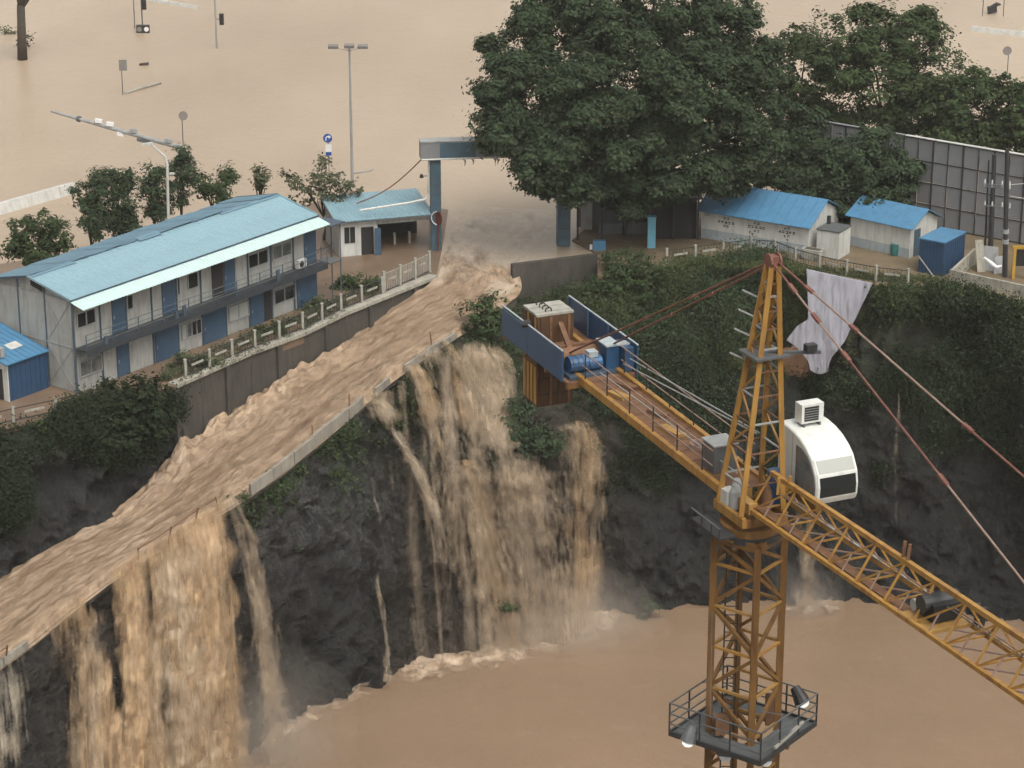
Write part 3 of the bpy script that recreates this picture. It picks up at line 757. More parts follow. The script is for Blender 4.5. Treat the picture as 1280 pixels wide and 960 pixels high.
# ================================================================== white fences
def fence(name, pts, label, group, spacing, hgt=1.15, bars=True, mid_bar=True, skip=(), solid=(), top=True):
    f = thing(name, pts[0], label, 'fence', group)
    P_ = [np.array(p) for p in pts]; sg = np.r_[0, np.cumsum([np.linalg.norm(P_[i + 1] - P_[i]) for i in range(len(P_) - 1)])]
    n = max(1, round(sg[-1] / spacing)); A = np.array(P_)
    loc = lambda s: Vector([float(np.interp(s, sg, A[:, i])) for i in range(3)])
    post_me = None
    for k in range(n + 1):
        a = loc(sg[-1] * k / n)
        if post_me is None:
            m = MB(); m.quadbox((0, 0, hgt / 2), (.16, 0, 0), (0, .16, 0), (0, 0, hgt)); m.quadbox((0, 0, hgt + .03), (.2, 0, 0), (0, .2, 0), (0, 0, .06)); post_me = m.mesh('fence_post', 'fence_white')
        o = put('fence_post', post_me, f, a); o.rotation_euler = (random.uniform(-.03, .03), random.uniform(-.03, .03), 0.5)
        if k == n or k in skip: continue
        b = loc(sg[-1] * (k + 1) / n); d = (b - a).normalized(); a2, b2 = a + d * .1, b - d * .1
        if top: MB().bar(a2 + V(0, 0, hgt * .9), b2 + V(0, 0, hgt * .9), .05).build('top_rail', 'fence_white' if k in solid else 'dark_steel', f)
        MB().bar(a2 + V(0, 0, .12), b2 + V(0, 0, .12), .06).build('bottom_rail', 'dark_steel', f)
        if mid_bar:
            q0, q1 = a.lerp(b, .26), a.lerp(b, .74); MB().bar(q0 + V(0, 0, hgt * .55), q1 + V(0, 0, hgt * .55), .06, .14).build('name_bar', 'fence_white', f)
        if bars:
            nbr = 9; m = MB()
            for j in range(1, nbr): q = a.lerp(b, j / nbr); m.bar(q + V(0, 0, .14), q + V(0, 0, hgt * .88), .025 if k not in solid else .05)
            m.build('bars', 'dark_steel' if k not in solid else 'fence_white', f)
    return f
FZ = ZT + .14
def fz(px, py, dz=FZ): return P(px, py, ZT) + V(0, .3, dz - ZT)
fence('concrete_fence', [fz(232, 476), fz(312, 441), fz(376, 417), fz(429, 391), fz(478, 371)], 'white post fence along the top of the retaining wall', None, 2.35)
fence('end_fence', [fz(480, 370), fz(510, 357), fz(537, 344)], 'pale barred fence panels at the ramp end of the terrace', None, 1.9, 1.5, True, True, (), (0, 1, 2, 3))
fence('low_fence', [fz(-150, 569), fz(0, 536), fz(75, 520), fz(118, 508)], 'low cream rail fence along the terrace edge beside the small blue shed', None, 2.6, .95, False, True)

# ================================================================== guard hut with carport, gate portal
h0 = P(451, 319, ZT); hut = thing('guard_hut', h0, 'white guard hut with open carport under a blue ribbed roof by the gate', 'hut')
h1 = P(540, 311, ZT); hd = (h1 - h0).normalized(); ho = V(hd.y, -hd.x, 0); HL = (h1 - h0).length; HD = 4.2
def hp(a, b, z): return h0 + hd * a - ho * b + V(0, 0, z)     # b: depth away from the viewer
HH = 2.75
wl = 1.55      # width of the closed part
def hbox(name, a0, a1, b0, b1, z0, z1, mat, par=None): return MB().quadbox(hp((a0 + a1) / 2, (b0 + b1) / 2, (z0 + z1) / 2), hd * (a1 - a0), ho * (b1 - b0), (0, 0, z1 - z0)).build(name, mat, par or hut)
hbox('front_wall', -1.5, .05, .0, .1, 0, HH, 'white_paint'); hbox('front_wall', 1.0, wl - .25, .0, .1, 0, HH, 'white_paint'); hbox('lintel', .05, 1.0, 0, .1, 2.1, HH, 'white_paint')
hbox('left_wall', -1.6, -1.5, 0, HD, 0, HH, 'white_panel'); hbox('partition', wl - .35, wl - .25, .1, HD, 0, HH, 'white_panel'); hbox('back_wall', -1.5, HL, HD, HD + .1, 0, HH, 'dark_room')
dr = hbox('doorway', .08, .97, .04, .07, 0, 2.1, 'dark_room'); hbox('door', 1.0, 1.45, -.35, -.3, 0, 2.05, 'door_blue')
w = hbox('window', -1.25, -.35, -.03, -.0, .95, 2.25, 'white_paint'); hbox('pane', -1.2, -.82, -.05, -.032, 1.0, 2.2, 'dark_glass', w); hbox('pane', -.78, -.4, -.05, -.032, 1.0, 2.2, 'dark_glass', w)
hbox('fascia', wl - .25, HL, -.1, .0, 2.25, HH, 'white_panel')
for a in (HL - .1,): hbox('carport_post', a - .08, a + .08, -.15, .02, 0, HH, 'galv')
for a, b in ((HL * .55, 1.8), (HL * .76, 1.8)): hbox('bollard', a, a + .16, b, b + .16, 0, .9, 'fence_white')
m = MB(); rows = []
for e, b, z in ((0, -.55, HH + .02), (1, HD + .3, HH + .62)):
    r = []; n = 36
    for k in range(n * 2 + 1):
        a = -1.9 + (HL + 2.0) * k / (2 * n); r.append(hp(a, b, z + (.06 if (k // 1) % 2 else 0)))
    rows.append(r)
m.grid(rows); m.grid([[p - V(0, 0, .05) for p in r] for r in rows[::-1]]); m.build('roof', 'roof_blue', hut)
hbox('roof_beam', -1.8, HL, -.45, -.35, HH - .12, HH + .0, 'galv')

g0 = P(545, 312, 0); g1 = P(704, 306, 0); gd = (g1 - g0).normalized(); go = V(gd.y, -gd.x, 0)
gate = thing('gate_portal', g0, 'blue site gate portal with tall pillars and a heavy crossbeam', 'gate')
GH = 7.0
for p, w_, nm in ((g0, .75, 'pillar'), (g1, .95, 'pillar')):
    pl = MB().quadbox(p + V(0, 0, GH / 2), gd * w_, go * .8, (0, 0, GH)).build(nm, 'gate_blue', gate)
    for k in range(9): MB().quadbox(p + V(0, 0, .6 + k * .75), gd * (w_ + .04), go * .84, (0, 0, .05)).build('pillar_band', 'steel_blue', pl)
MB().quadbox((g0 + g1) / 2 + gd * -.1 + V(0, 0, GH + .62), gd * ((g1 - g0).length + 2.0), go * 1.1, (0, 0, 1.2)).build('crossbeam', 'board_grey', gate)
MB().quadbox(g0 + gd * 1.6 + go * .56 + V(0, 0, GH + .62), gd * 2.6, go * .03, (0, 0, 1.1)).build('beam_panel', 'gate_blue', gate)
m = MB(); ln = (g1 - g0).length + 2.0
for k in range(22):
    a = -1.1 + ln * k / 22; m.quadbox(g0 + gd * (a + .25) + V(0, 0, GH + 1.24 + random.uniform(0, .05)), gd * (ln / 22 + .02), go * (1.14 + random.uniform(0, .08)), (0, 0, .06))
m.build('beam_flashing', 'galv', gate)
MB().tube([g0 + gd * (-1.05) + go * .6 + V(0, 0, GH - .02), g0 + gd * (ln - 1.2) + go * .6 + V(0, 0, GH + .0)], .07).build('beam_pipe', 'white_paint', gate)
for a in (2.0, 2.6, 4.2, 4.4):
    MB().tube([g0 + gd * a + go * .55 + V(0, 0, GH), g0 + gd * (a + .15) + go * .6 + V(0, 0, GH - .25), g0 + gd * (a + .1) + go * .58 + V(0, 0, GH - .5 - .2 * random.random())], [.09, .07, .02]).build('torn_strip', 'galv', gate)
MB().tube([g0 + gd * -.45 + go * .2 + V(0, 0, GH - .1), g0 + gd * -.55 + go * .2 + V(0, 0, 4.4), g0 + gd * -.75 + go * .3 + V(0, 0, 3.95), g0 + gd * -2.0 + go * .4 + V(0, 0, 3.75), g0 + gd * -5.6 + go * .9 + V(0, 0, 3.45)], .09).build('down_pipe', 'white_paint', gate)
cab_ = [g0 + gd * -.9 + V(0, 0, GH - .05)]
for k in range(1, 9): t_ = k / 8; cab_.append(cab_[0].lerp(hp(.2, 1.8, HH + .65), t_) - V(0, 0, math.sin(t_ * math.pi) * .5))
tag(MB().tube(cab_, .05).build('sagging_cable', 'rod_red'), 'reddish cable sagging from the gate crossbeam to the guard hut roof', 'cable')
lamp = thing('pillar_lamp', g0 + gd * -.5 + V(0, 0, 5.6), 'small black camera on an arm of the gate pillar by the guard hut', 'camera')
MB().tube([g0 + gd * -.37 + V(0, 0, 5.6), g0 + gd * -1.0 + V(0, 0, 5.62)], .035).build('arm', 'steel_grey', lamp); MB().tube([g0 + gd * -1.0 + V(0, 0, 5.75), g0 + gd * -1.0 + V(0, 0, 5.5)], [.1, .16], 10).build('housing', 'black', lamp)
mir = thing('round_mirror', g0 + go * .6, 'round red backed traffic mirror on a post beside the gate pillar', 'mirror')
mc = g0 + go * .7 + gd * .12 + V(0, 0, 2.6)
MB().tube([mc - V(0, 0, 2.7), mc + V(0, 0, .1)], .05).build('post', 'sign_red', mir); MB().disc(mc, go + gd * -1.9, .5, .05, 24).build('shell', 'sign_red', mir)
MB().tube([mc + go * .05 + gd * -.04 + (V(0, 0, 1) * math.sin(a) + (gd + go * .5).normalized() * math.cos(a)) * .5 for a in [R(100 + 16 * k) for k in range(11)]], .035).build('rim', 'sign_white', mir)

# ================================================================== street furniture standing in the flood
def post_tube(par, p, h, r, mat='galv', r2=None): return MB().tube([p - V(0, 0, .3), p + V(0, 0, h)], [r, r2 or r], 8).build('post', mat, par)
FACE = V(0, -1, 0)
# tall floodlight mast
b = P(440.5, 232, 0); s_ = scale_at(b); t_ = thing('lighting_mast', b, 'tall slim white lighting mast with lamp heads on both sides, rising from the flood', 'lamp')
hT = (232 - 62) / s_ / math.cos(R(16)); post_tube(t_, b, hT, .13, 'galv', .08)
MB().tube([b + V(-1.25, 0, hT - .1), b + V(0, 0, hT - .35), b + V(1.05, 0, hT - .1)], .03).build('cross_arm', 'galv', t_)
for dx in (-1.25, 0, 1.05):
    MB().quadbox(b + V(dx, -.1, hT - (0 if dx else -.05)), (.8, 0, 0), (0, .4, .1), (0, -.04, .22)).build('lamp_head', 'sign_back', t_)
MB().tube([b + V(.1, 0, 1.0), b + V(1.4, 0, 1.2), b + V(1.7, 0, 1.35)], .06).build('lower_arm', 'galv', t_)
# blue turn sign
b = P(412, 236, 0); t_ = thing('blue_round_sign', b, 'round blue road sign with a white turn arrow above a small blue plate', 'sign')
post_tube(t_, b, 4.3, .05); c = b + V(-.05, -.08, 4.15); ds = MB().disc(c, FACE, .36, .04, 24).build('disc', 'sign_blue', t_)
m = MB(); pts = [c + V(-.14, -.03, -.18), c + V(-.14, -.03, .02), c + V(-.05, -.03, .14), c + V(.1, -.03, .12)]
m.tube(pts, .055, 6); m.prism([c + V(.08, -.05, .27), c + V(.08, -.05, -.04), c + V(.26, -.05, .1)], (0, .03, 0)); m.build('turn_arrow', 'sign_white', ds)
c2 = c - V(-.05, 0, .95); pb = MB().quadbox(c2, (.5, 0, 0), (0, .04, 0), (0, 0, .9)).build('plate', 'sign_white', t_)
MB().quadbox(c2 + V(0, -.025, -.3), (.46, 0, 0), (0, .02, 0), (0, 0, .28)).build('plate_band', 'sign_blue', pb)
# curved white street lamp behind the building
b = P(212, 342, 0); s_ = scale_at(b); t_ = thing('street_lamp', b, 'white street lamp with a curved arm behind the long blue roof', 'lamp')
top_ = PD(209, 205, b.y); tip = PD(184, 180, b.y)
MB().tube([b - V(0, 0, .2), top_, top_ + V(-.15, 0, .55), top_.lerp(tip, .55) + V(0, 0, .35), tip + V(.2, 0, .05)], [.12, .09, .08, .07, .06], 8).build('curved_pole', 'white_paint', t_)
MB().quadbox(tip, (.75, 0, .12), (0, .3, 0), (-.02, 0, .14)).build('lamp_head', 'white_paint', t_)
MB().quadbox(PD(215, 217, b.y), (.35, 0, 0), (0, .2, 0), (0, 0, .12)).build('bracket', 'white_paint', t_)
# gantry pole reaching out of the flood with cameras
ga = P(228, 252, 0); gt = PD(224, 184, ga.y); ge = PD(64, 139, ga.y + 6)
t_ = thing('gantry_pole', ga, 'long pale camera gantry arm reaching over the flooded street', 'pole')
post_tube(t_, ga, gt.z, .2, 'galv', .16); MB().tube([gt + V(.3, -.1, -.05), gt.lerp(ge, .5), ge], [.2, .17, .1], 10, True).build('arm', 'galv', t_)
for f_ in (.08, .35, .45, .53, .62): 
    q = gt.lerp(ge, f_); MB().quadbox(q + V(0, -.05, .32 if f_ != .45 else -.25), (.55, 0, -.1), (0, .35, 0), (0, 0, .28)).build('camera_box', 'sign_white' if f_ > .4 else 'galv', t_); MB().bar(q, q + V(0, 0, .4 if f_ != .45 else -.35), .06).build('bracket', 'galv', t_)
q = gt.lerp(ge, .78); MB().tube([q - (ge - gt).normalized() * .12, q + (ge - gt).normalized() * .12], .24, 10).build('flange', 'steel_grey', t_)
q = gt.lerp(ge, .27) + V(0, -.1, -.3); MB().quadbox(q, (1.1, 0, -.3), (0, .2, 0), (0, 0, .22)).build('sensor_bar', 'steel_grey', t_)
# plain sign posts
def sign_post(px, base, top, kind, label, w):
    b = P(px, base, 0); t_ = thing('sign_post', b, label, 'sign'); tp_ = PD(px, top, b.y); post_tube(t_, b, tp_.z, .045, 'steel_grey')
    if kind == 'rect': MB().quadbox(tp_ + V(0, -.06, -.25), (w, 0, 0), (0, .04, 0), (0, 0, 1.0)).build('board', 'sign_back', t_)
    else: MB().disc(tp_ + V(0, -.06, -.1), FACE, w / 2, .04, 20).build('disc', 'sign_back', t_)
    return t_
sign_post(153.5, 118, 78, 'rect', 'grey rectangular sign on a thin post beside the floating white pole', .72)
sign_post(229, 182, 143, 'disc', 'small round grey sign on a thin post above the gantry arm', .78)
b = P(156, 117, 0); e = P(201, 104, 0); tag(MB().tube([b + V(0, 0, .02), b.lerp(e, .5) + V(0, 0, .1), e + V(0, 0, .08)], .12, 8).build('floating_pole', 'fence_white'), 'white pole floating in the flood beside a grey rectangular sign', 'pole')
tag(MB().quadbox(P(180, 80, .08), (.9, 0, .1), (0, .3, 0), (.02, 0, .2)).build('drift_log', 'bark'), 'small dark piece of driftwood floating in the flood', 'driftwood')
# traffic lights
def signal(px, base, topz, label, hy, side, grp=None, boxes=True):
    b = P(px, base, 0); t_ = thing('traffic_light', b, label, 'traffic light', grp); post_tube(t_, b, topz, .1 if side else .07, 'galv' if side else 'steel_grey')
    hc = PD(px + (6 if side else 1.5), hy, b.y)
    hd_ = MB().quadbox(hc, (.42, 0, 0), (0, .35, 0), (0, 0, 1.1)).build('signal_head', 'signal_black', t_)
    for k in range(3):
        MB().tube([hc + V(0, -.18, .33 - .33 * k), hc + V(0, -.34, .33 - .33 * k)], [.13, .14], 8).build('visor', 'black', hd_)
    if side: MB().bar(hc, V(b.x, b.y, hc.z), .06).build('bracket', 'steel_grey', t_)
    return t_, b
t_, b = signal(178.5, 40, 6.0, 'black traffic light on a thin post standing on a dark square base', 5, 0)
MB().quadbox(b + V(.05, -.1, .35), (1.3, 0, 0), (0, .5, 0), (0, 0, .75)).build('base_block', 'signal_black', t_)
for dx in (-.32, .38): MB().disc(b + V(.05 + dx, -.37, .35), FACE, .24, .04, 14).build('reflector', 'sign_white' if dx > 0 else 'sign_back', t_)
t_, b = signal(271, 60, 6.5, 'traffic light head on the side of a tall pale pole', 24, 1)
b = P(168.5, 35, 0); t_ = thing('thin_post', b, 'thin grey post rising from the flood beside the dark based traffic light', 'post'); post_tube(t_, b, 4.5, .05, 'steel_grey'); MB().quadbox(b + V(0, -.05, 3.9), (.5, 0, 0), (0, .05, 0), (0, 0, .5)).build('plate', 'sign_back', t_)
# half sunk road barriers
def barrier(a, b, label, h=.45, n=6, w=.3):
    t_ = thing('road_barrier', a, label, 'barrier'); 
    for k in range(n):
        p, q = a.lerp(b, k / n), a.lerp(b, (k + 1) / n); d = (q - p); nn = V(d.y, -d.x, 0).normalized()
        MB().prism([p + nn * w - V(0, 0, .1), p + nn * w * .5 + V(0, 0, h), p - nn * w * .5 + V(0, 0, h), p - nn * w - V(0, 0, .1)], d * .985).build('barrier_block', 'white_paint', t_)
barrier(P(-90, 292, 0), P(92, 240, 0), 'long white road barrier half sunk in the flood beyond the bushes', .8, 9, .35)
barrier(P(185, 0, 0), P(246, 11, 0), 'thin pale barrier half sunk in the flood beside the tall pale pole', .3, 4, .2)
barrier(P(1214, 38, 0), P(1330, 50, 0), 'low white barrier rail half sunk in the flood beyond the billboard trees', .45, 6, .25)
t_ = thing('floating_cart', P(1243, 17, 0), 'dark object tied between two thin posts in the flood', 'debris')
c = P(1241, 17, 0); MB().quadbox(c + V(-.1, 0, .45), (.9, 0, .2), (0, .6, 0), (-.1, 0, .7)).build('body', 'signal_black', t_); MB().tube([c + V(-.1, 0, .6), c + V(.4, 0, 1.0), c + V(.75, 0, .95)], [.3, .22, .1], 8).build('hump', 'black', t_)
for px in (1228, 1254): p_ = P(px, 20, 0); MB().tube([p_ - V(0, 0, .2), p_ + V(0, 0, 3.5)], .05).build('post', 'steel_grey', t_)
sign_post(1259, 92, 62, 'disc', 'round grey sign on a post beyond the billboard trees', .85)
# ================================================================== right yard: sheds, container, billboard
def shed_frame(a, b):
    d = (b - a).normalized(); return d, V(-d.y, d.x, 0)
w0, w1 = P(876, 297, ZT), P(1010, 319.5, ZT); wd_, wb_ = shed_frame(w0, w1); WL = (w1 - w0).length; WD = 5.2; WH = 2.25
shed = thing('white_shed', w0, 'long white shed with a blue roof and dark lettering on its front wall', 'shed')
def q_(a, b, z): return w0 + wd_ * a + wb_ * b + V(0, 0, z)
def wbox(name, a0, a1, b0, b1, z0, z1, mat, par=None): return MB().quadbox(q_((a0 + a1) / 2, (b0 + b1) / 2, (z0 + z1) / 2), wd_ * (a1 - a0), wb_ * (b1 - b0), (0, 0, z1 - z0)).build(name, mat, par or shed)
wbox('front_wall', 0, WL, 0, .12, 0, WH, 'white_paint')
wbox('wall_band', .0, WL + .0, -.012, 0, 0, .75, 'pale_band'); wbox('back_wall', 0, WL, WD - .12, WD, 0, WH, 'white_paint')
RH = 1.35
for a in (0.0, WL - .12):
    m = MB(); m.prism([q_(a, .13, 0), q_(a, WD - .13, 0), q_(a, WD - .13, WH), q_(a, WD / 2, WH + RH - .1), q_(a, .13, WH)], wd_ * .12); m.build('gable_wall', 'white_paint', shed)
for b0, z0, b1, z1 in ((-.4, WH - .12, WD / 2, WH + RH), (WD + .4, WH - .12, WD / 2, WH + RH)):
    n = 12
    for k in range(n):
        a0, a1 = -.3 + (WL + .6) * k / n, -.3 + (WL + .6) * (k + 1) / n
        m = MB(); m.prism([q_(a0, b0, z0), q_(a0, b1, z1), q_(a0, b1, z1 + .05), q_(a0, b0, z0 + .05)], wd_ * (a1 - a0 - .01)); 
        m.bar(q_(a0 + .03, b0, z0 + .07), q_(a0 + .03, b1, z1 + .07), .05); m.build('roof_sheet', 'bright_blue', shed)
# painted slogan: three stacked groups of brush-like characters
def glyph(m, a, z, s):
    for _ in range(3): zz = z + random.uniform(-.4, .4) * s; m.quadbox(q_(a + random.uniform(-.1, .1) * s, -.006, zz), wd_ * s * random.uniform(.5, .9), wb_ * .01, (0, 0, s * .14))
    for _ in range(2): aa = a + random.uniform(-.35, .35) * s; m.quadbox(q_(aa, -.009, z), wd_ * s * .13, wb_ * .01, (0, 0, s * random.uniform(.5, .95)))
for a_c in (WL * .235, WL * .52, WL * .80):
    m = MB()
    for z_, cnt, s_ in ((1.78, 2, .22), (1.48, 5, .26), (1.2, 2, .22)):
        for k in range(cnt): glyph(m, a_c + (k - (cnt - 1) / 2) * .29, z_, s_)
    m.build('wall_lettering', 'signal_black', shed)
wbox('small_plate', .25, .75, -.03, -.002, 1.75, 2.0, 'pale_glass')
an = thing('white_annex', q_(WL + 1.2, .6, 0), 'small white block hut with a dark flat roof beside the white shed gable', 'hut')
wbox('block', WL + .55, WL + 2.3, .2, 2.2, 0, 2.0, 'white_paint', an); wbox('flat_roof', WL + .5, WL + 2.35, .15, 2.25, 2.0, 2.1, 'steel_grey', an); wbox('roof_pipe', WL + .65, WL + .9, 1.6, 1.8, 2.1, 2.7, 'dark_steel', an)
sk = thing('wash_trough', q_(WL + .3, -.9, 0), 'cream concrete wash trough in front of the white shed gable', 'trough')
wbox('trough', WL - .1, WL + 1.5, -1.1, -.3, 0.3, .8, 'fence_white', sk); wbox('basin', WL + .1, WL + 1.3, -.95, -.45, .8, .82, 'concrete_dark', sk); wbox('footing', WL + .1, WL + 1.3, -.95, -.4, -.05, .3, 'concrete_pale', sk)

x0, x1 = P(1062, 306, ZT), P(1136, 323, ZT); xd, xb = shed_frame(x0, x1); XL = (x1 - x0).length; XH, XD = 2.35, 3.6
sh2 = thing('blue_gabled_hut', x0, 'small white hut with a blue gabled roof and dark side door beside the blue container', 'hut')
def r_(a, b, z): return x0 + xd * a + xb * b + V(0, 0, z)
def xbox(name, a0, a1, b0, b1, z0, z1, mat, par=None): return MB().quadbox(r_((a0 + a1) / 2, (b0 + b1) / 2, (z0 + z1) / 2), xd * (a1 - a0), xb * (b1 - b0), (0, 0, z1 - z0)).build(name, mat, par or sh2)
m = MB(); m.prism([r_(0, 0, 0), r_(0, XD, 0), r_(0, XD, XH), r_(0, XD / 2, XH + .9), r_(0, 0, XH)], xd * XL); m.build('walls', 'white_paint', sh2)
xbox('wall_band', 0, XL, -.012, -.001, 0, .7, 'pale_band'); xbox('door', XL - .0, XL + .04, .55, 1.35, 0, 2.0, 'gate_blue')
for b0, b1 in ((-.35, XD / 2), (XD + .35, XD / 2)):
    for k in range(6):
        a0 = -.3 + (XL + .7) * k / 6; m = MB(); m.prism([r_(a0, b0, XH - .1), r_(a0, b1, XH + .98), r_(a0, b1, XH + 1.03), r_(a0, b0, XH - .05)], xd * ((XL + .7) / 6 - .01)); m.build('roof_sheet', 'bright_blue', sh2)
bk = P(1118, 319, ZT); t_ = thing('green_barrel', bk, 'dark green barrel in front of the small white hut', 'barrel'); MB().tube([bk, bk + V(0, 0, .35), bk + V(0, 0, .8)], [.26, .33, .3], 14).build('barrel', 'drum_teal', t_); MB().tube([bk + V(0, 0, .78), bk + V(0, 0, .84)], .34, 14).build('lid', 'drum_teal', t_)
# blue container cabin
c0, c1 = P(1147.5, 340, ZT), P(1178, 346, ZT); cd_ = (c1 - c0).normalized(); cb_ = V(-cd_.y, cd_.x, 0); CL = (c1 - c0).length; CD, CH = 3.3, 2.45
cn = thing('blue_container', c0, 'bright blue metal container cabin between the white hut and the grey concrete wall', 'container')
MB().quadbox(c0 + cd_ * CL / 2 + cb_ * CD / 2 + V(0, 0, CH / 2), cd_ * CL, cb_ * CD, (0, 0, CH)).build('body', 'deep_blue', cn)
MB().quadbox(c0 + cd_ * CL / 2 + cb_ * CD / 2 + V(0, 0, CH + .05), cd_ * (CL + .12), cb_ * (CD + .12), (0, 0, .1)).build('roof', 'bright_blue', cn)
for k in range(7): MB().quadbox(c0 + cd_ * CL * (k + .5) / 7 - cb_ * .015 + V(0, 0, CH / 2), cd_ * .06, cb_ * .03, (0, 0, CH - .2)).build('wall_rib', 'deep_blue', cn)
for k in range(10): MB().quadbox(c0 + cd_ * (CL + .015) + cb_ * CD * (k + .5) / 10 + V(0, 0, CH / 2), cb_ * .06, cd_ * .03, (0, 0, CH - .2)).build('wall_rib', 'deep_blue', cn)
tag(MB().bar(c0 + V(-.1, -.25, 1.3), c0 + cd_ * 1.2 + V(.05, -.45, -.1), .07).build('leaning_pole', 'fence_white'), 'pale pole leaning against the blue container', 'pole')
# grey concrete wall and heap of boards
gw = thing('grey_site_wall', P(1187, 347, ZT), 'low pale grey concrete wall at the pit edge beside the blue container', 'wall')
ga_, gb_ = P(1187, 351, ZT), P(1420, 402, ZT)
for k in range(7):
    a, b = ga_.lerp(gb_, k / 7), ga_.lerp(gb_, (k + 1) / 7); d = b - a; n = V(d.y, -d.x, 0).normalized()
    MB().quadbox((a + b) / 2 + V(0, 0, .4) + n * .01 * (k % 2), d * .993, n * .2, (0, 0, .9)).build('wall_panel', 'concrete_pale', gw)
e_ = P(1188, 351, ZT); gr = P(1216, 330, ZT); d = gr - e_; n = V(d.y, -d.x, 0).normalized(); MB().prism([e_, e_ + V(0, 0, .85), gr + V(0, 0, 1.2), gr], n * .18).build('return_wall', 'concrete_pale', gw)
for i, (px, py, w_, h_, rz, lx) in enumerate([(1228, 342, .6, 2.3, .2, .25), (1240, 341, 1.1, 1.8, -.4, .5), (1250, 344, .9, 1.3, .5, .7)]):
    b = P(px, py, ZT) + V(0, .4, 0); ax = V(math.cos(rz), math.sin(rz), 0); upv = V(.1 * (i - 1), lx, 1).normalized()
    tag(MB().quadbox(b + upv * h_ / 2, ax * w_, ax.cross(upv) * .06, upv * h_).build('grey_board', 'galv' if i else 'concrete_pale'), ['narrow pale board leaning behind the grey wall', 'wide grey board leaning behind the grey wall', 'short tilted grey board in the heap behind the grey wall'][i], 'board')
tp_ = [P(1230, 322, 1.6), P(1240, 330, 1.1), P(1246, 334, .9), P(1252, 332, 1.0)]
tag(MB().tube(tp_, [.1, .16, .12, .05], 7).build('plastic_wrap', 'sign_white'), 'crumpled white plastic on the heap of grey boards', 'plastic')
yb0 = P(1266, 348, ZT); t_ = thing('yellow_frame', yb0, 'yellow steel frame standing behind the grey concrete wall', 'frame')
for dx in (0, .9): MB().bar(yb0 + V(dx, 0, 0), yb0 + V(dx, 0, 2.3), .28, .2).build('leg', 'yellow_paint', t_)
MB().bar(yb0 + V(-.15, 0, 2.3), yb0 + V(1.1, 0, 2.3), .2).build('head', 'yellow_paint', t_); MB().quadbox(yb0 + V(.45, .1, 1.5), (.62, 0, 0), (0, .1, 0), (0, 0, 1.2)).build('dark_panel', 'signal_black', t_)
# billboard-like hoarding: framed grey panels with their supports
h0_, h1_ = P(1018, 257, 0), P(1262, 303, 0); hdv = (h1_ - h0_).normalized(); hbv = V(-hdv.y, hdv.x, 0); HLN = (h1_ - h0_).length * 1.5; HHT = 6.6
hb = thing('grey_hoarding', h0_, 'tall grey panelled hoarding with a dark lattice frame behind the sheds', 'hoarding')
nx, nz = 20, 4; cw, ch = HLN / nx, HHT / nz
pm = MB(); pm.quadbox((0, 0, 0), (cw - .1, 0, 0), (0, .06, 0), (0, 0, ch - .1)); pme = pm.mesh('hoarding_panel', 'board_grey'); angh = math.atan2(hdv.y, hdv.x)
for i in range(nx):
    for j in range(nz):
        o = put('hoarding_panel', pme, hb, h0_ + hdv * cw * (i + .5) + V(0, 0, .1 + ch * (j + .5)) + hbv * random.uniform(-.012, .012), angh)
for i in range(nx + 1): MB().bar(h0_ + hdv * cw * i - hbv * .06 + V(0, 0, -.1), h0_ + hdv * cw * i - hbv * .06 + V(0, 0, HHT + .1), .07 if i % 2 else .11).build('upright', 'black', hb)
for j in range(nz + 1): MB().bar(h0_ - hbv * .05 + V(0, 0, .1 + ch * j), h0_ + hdv * HLN - hbv * .05 + V(0, 0, .1 + ch * j), .06).build('cross_rail', 'black', hb)
for k in range(10):
    a, b = HLN * k / 10, HLN * (k + 1) / 10
    if k == 3: a += .1
    MB().bar(h0_ + hdv * a + V(0, 0, HHT + .2), h0_ + hdv * (b - .02) + V(0, 0, HHT + .2), .3, .06).build('top_flashing', 'white_paint' if k >= 3 else 'board_grey', hb)
for i in (6, 10, 14): MB().bar(h0_ + hdv * cw * i + hbv * .1 + V(0, 0, HHT * .8), h0_ + hdv * cw * i + hbv * 2.6, .12).build('back_stay', 'dark_steel', hb)
# utility poles with a cross arm in front of the hoarding
up = thing('utility_pole_frame', P(1241, 318, ZT), 'dark utility poles joined by pale cross arms in front of the hoarding', 'utility pole')
p1, p2, p3 = P(1238, 316, ZT), P(1256, 346, ZT), P(1231, 314, ZT)
for p_, tpx, tpy, r in ((p1, 1243, 193, .2), (p2, 1259, 186, .19), (p3, 1236, 200, .08)):
    MB().tube([p_ - V(0, 0, .1), PD(tpx, tpy, p_.y)], [r, r * .75], 10).build('pole', 'dark_steel', up)
for py_, w_ in ((230, 1.0), (233, .9), (257, .55)):
    a, b = PD(1231, py_, p1.y), PD(1262, py_ + 3, p2.y); MB().bar(a, b, .09).build('cross_arm', 'galv', up)
    for f_ in (.0, .3, .7, 1.0): MB().tube([a.lerp(b, f_), a.lerp(b, f_) + V(0, 0, .35)], [.07, .05], 8).build('insulator', 'white_paint', up)
for f_ in (.26, .34): q = p2.lerp(PD(1259, 186, p2.y), f_ + .02); MB().tube([q - V(0, 0, .15), q + V(0, 0, .15)], .24, 12).build('collar', 'galv', up)
for x_, y_ in ((1262, 230), (1262, 250)):
    pass
for k in range(2):
    a = PD(1262, 231 + k * 14, p2.y); MB().tube([a, a + V(1.2, 0, .1 - .3 * k), a + V(3.4, .5, .3)], .03).build('wire', 'galv', up)
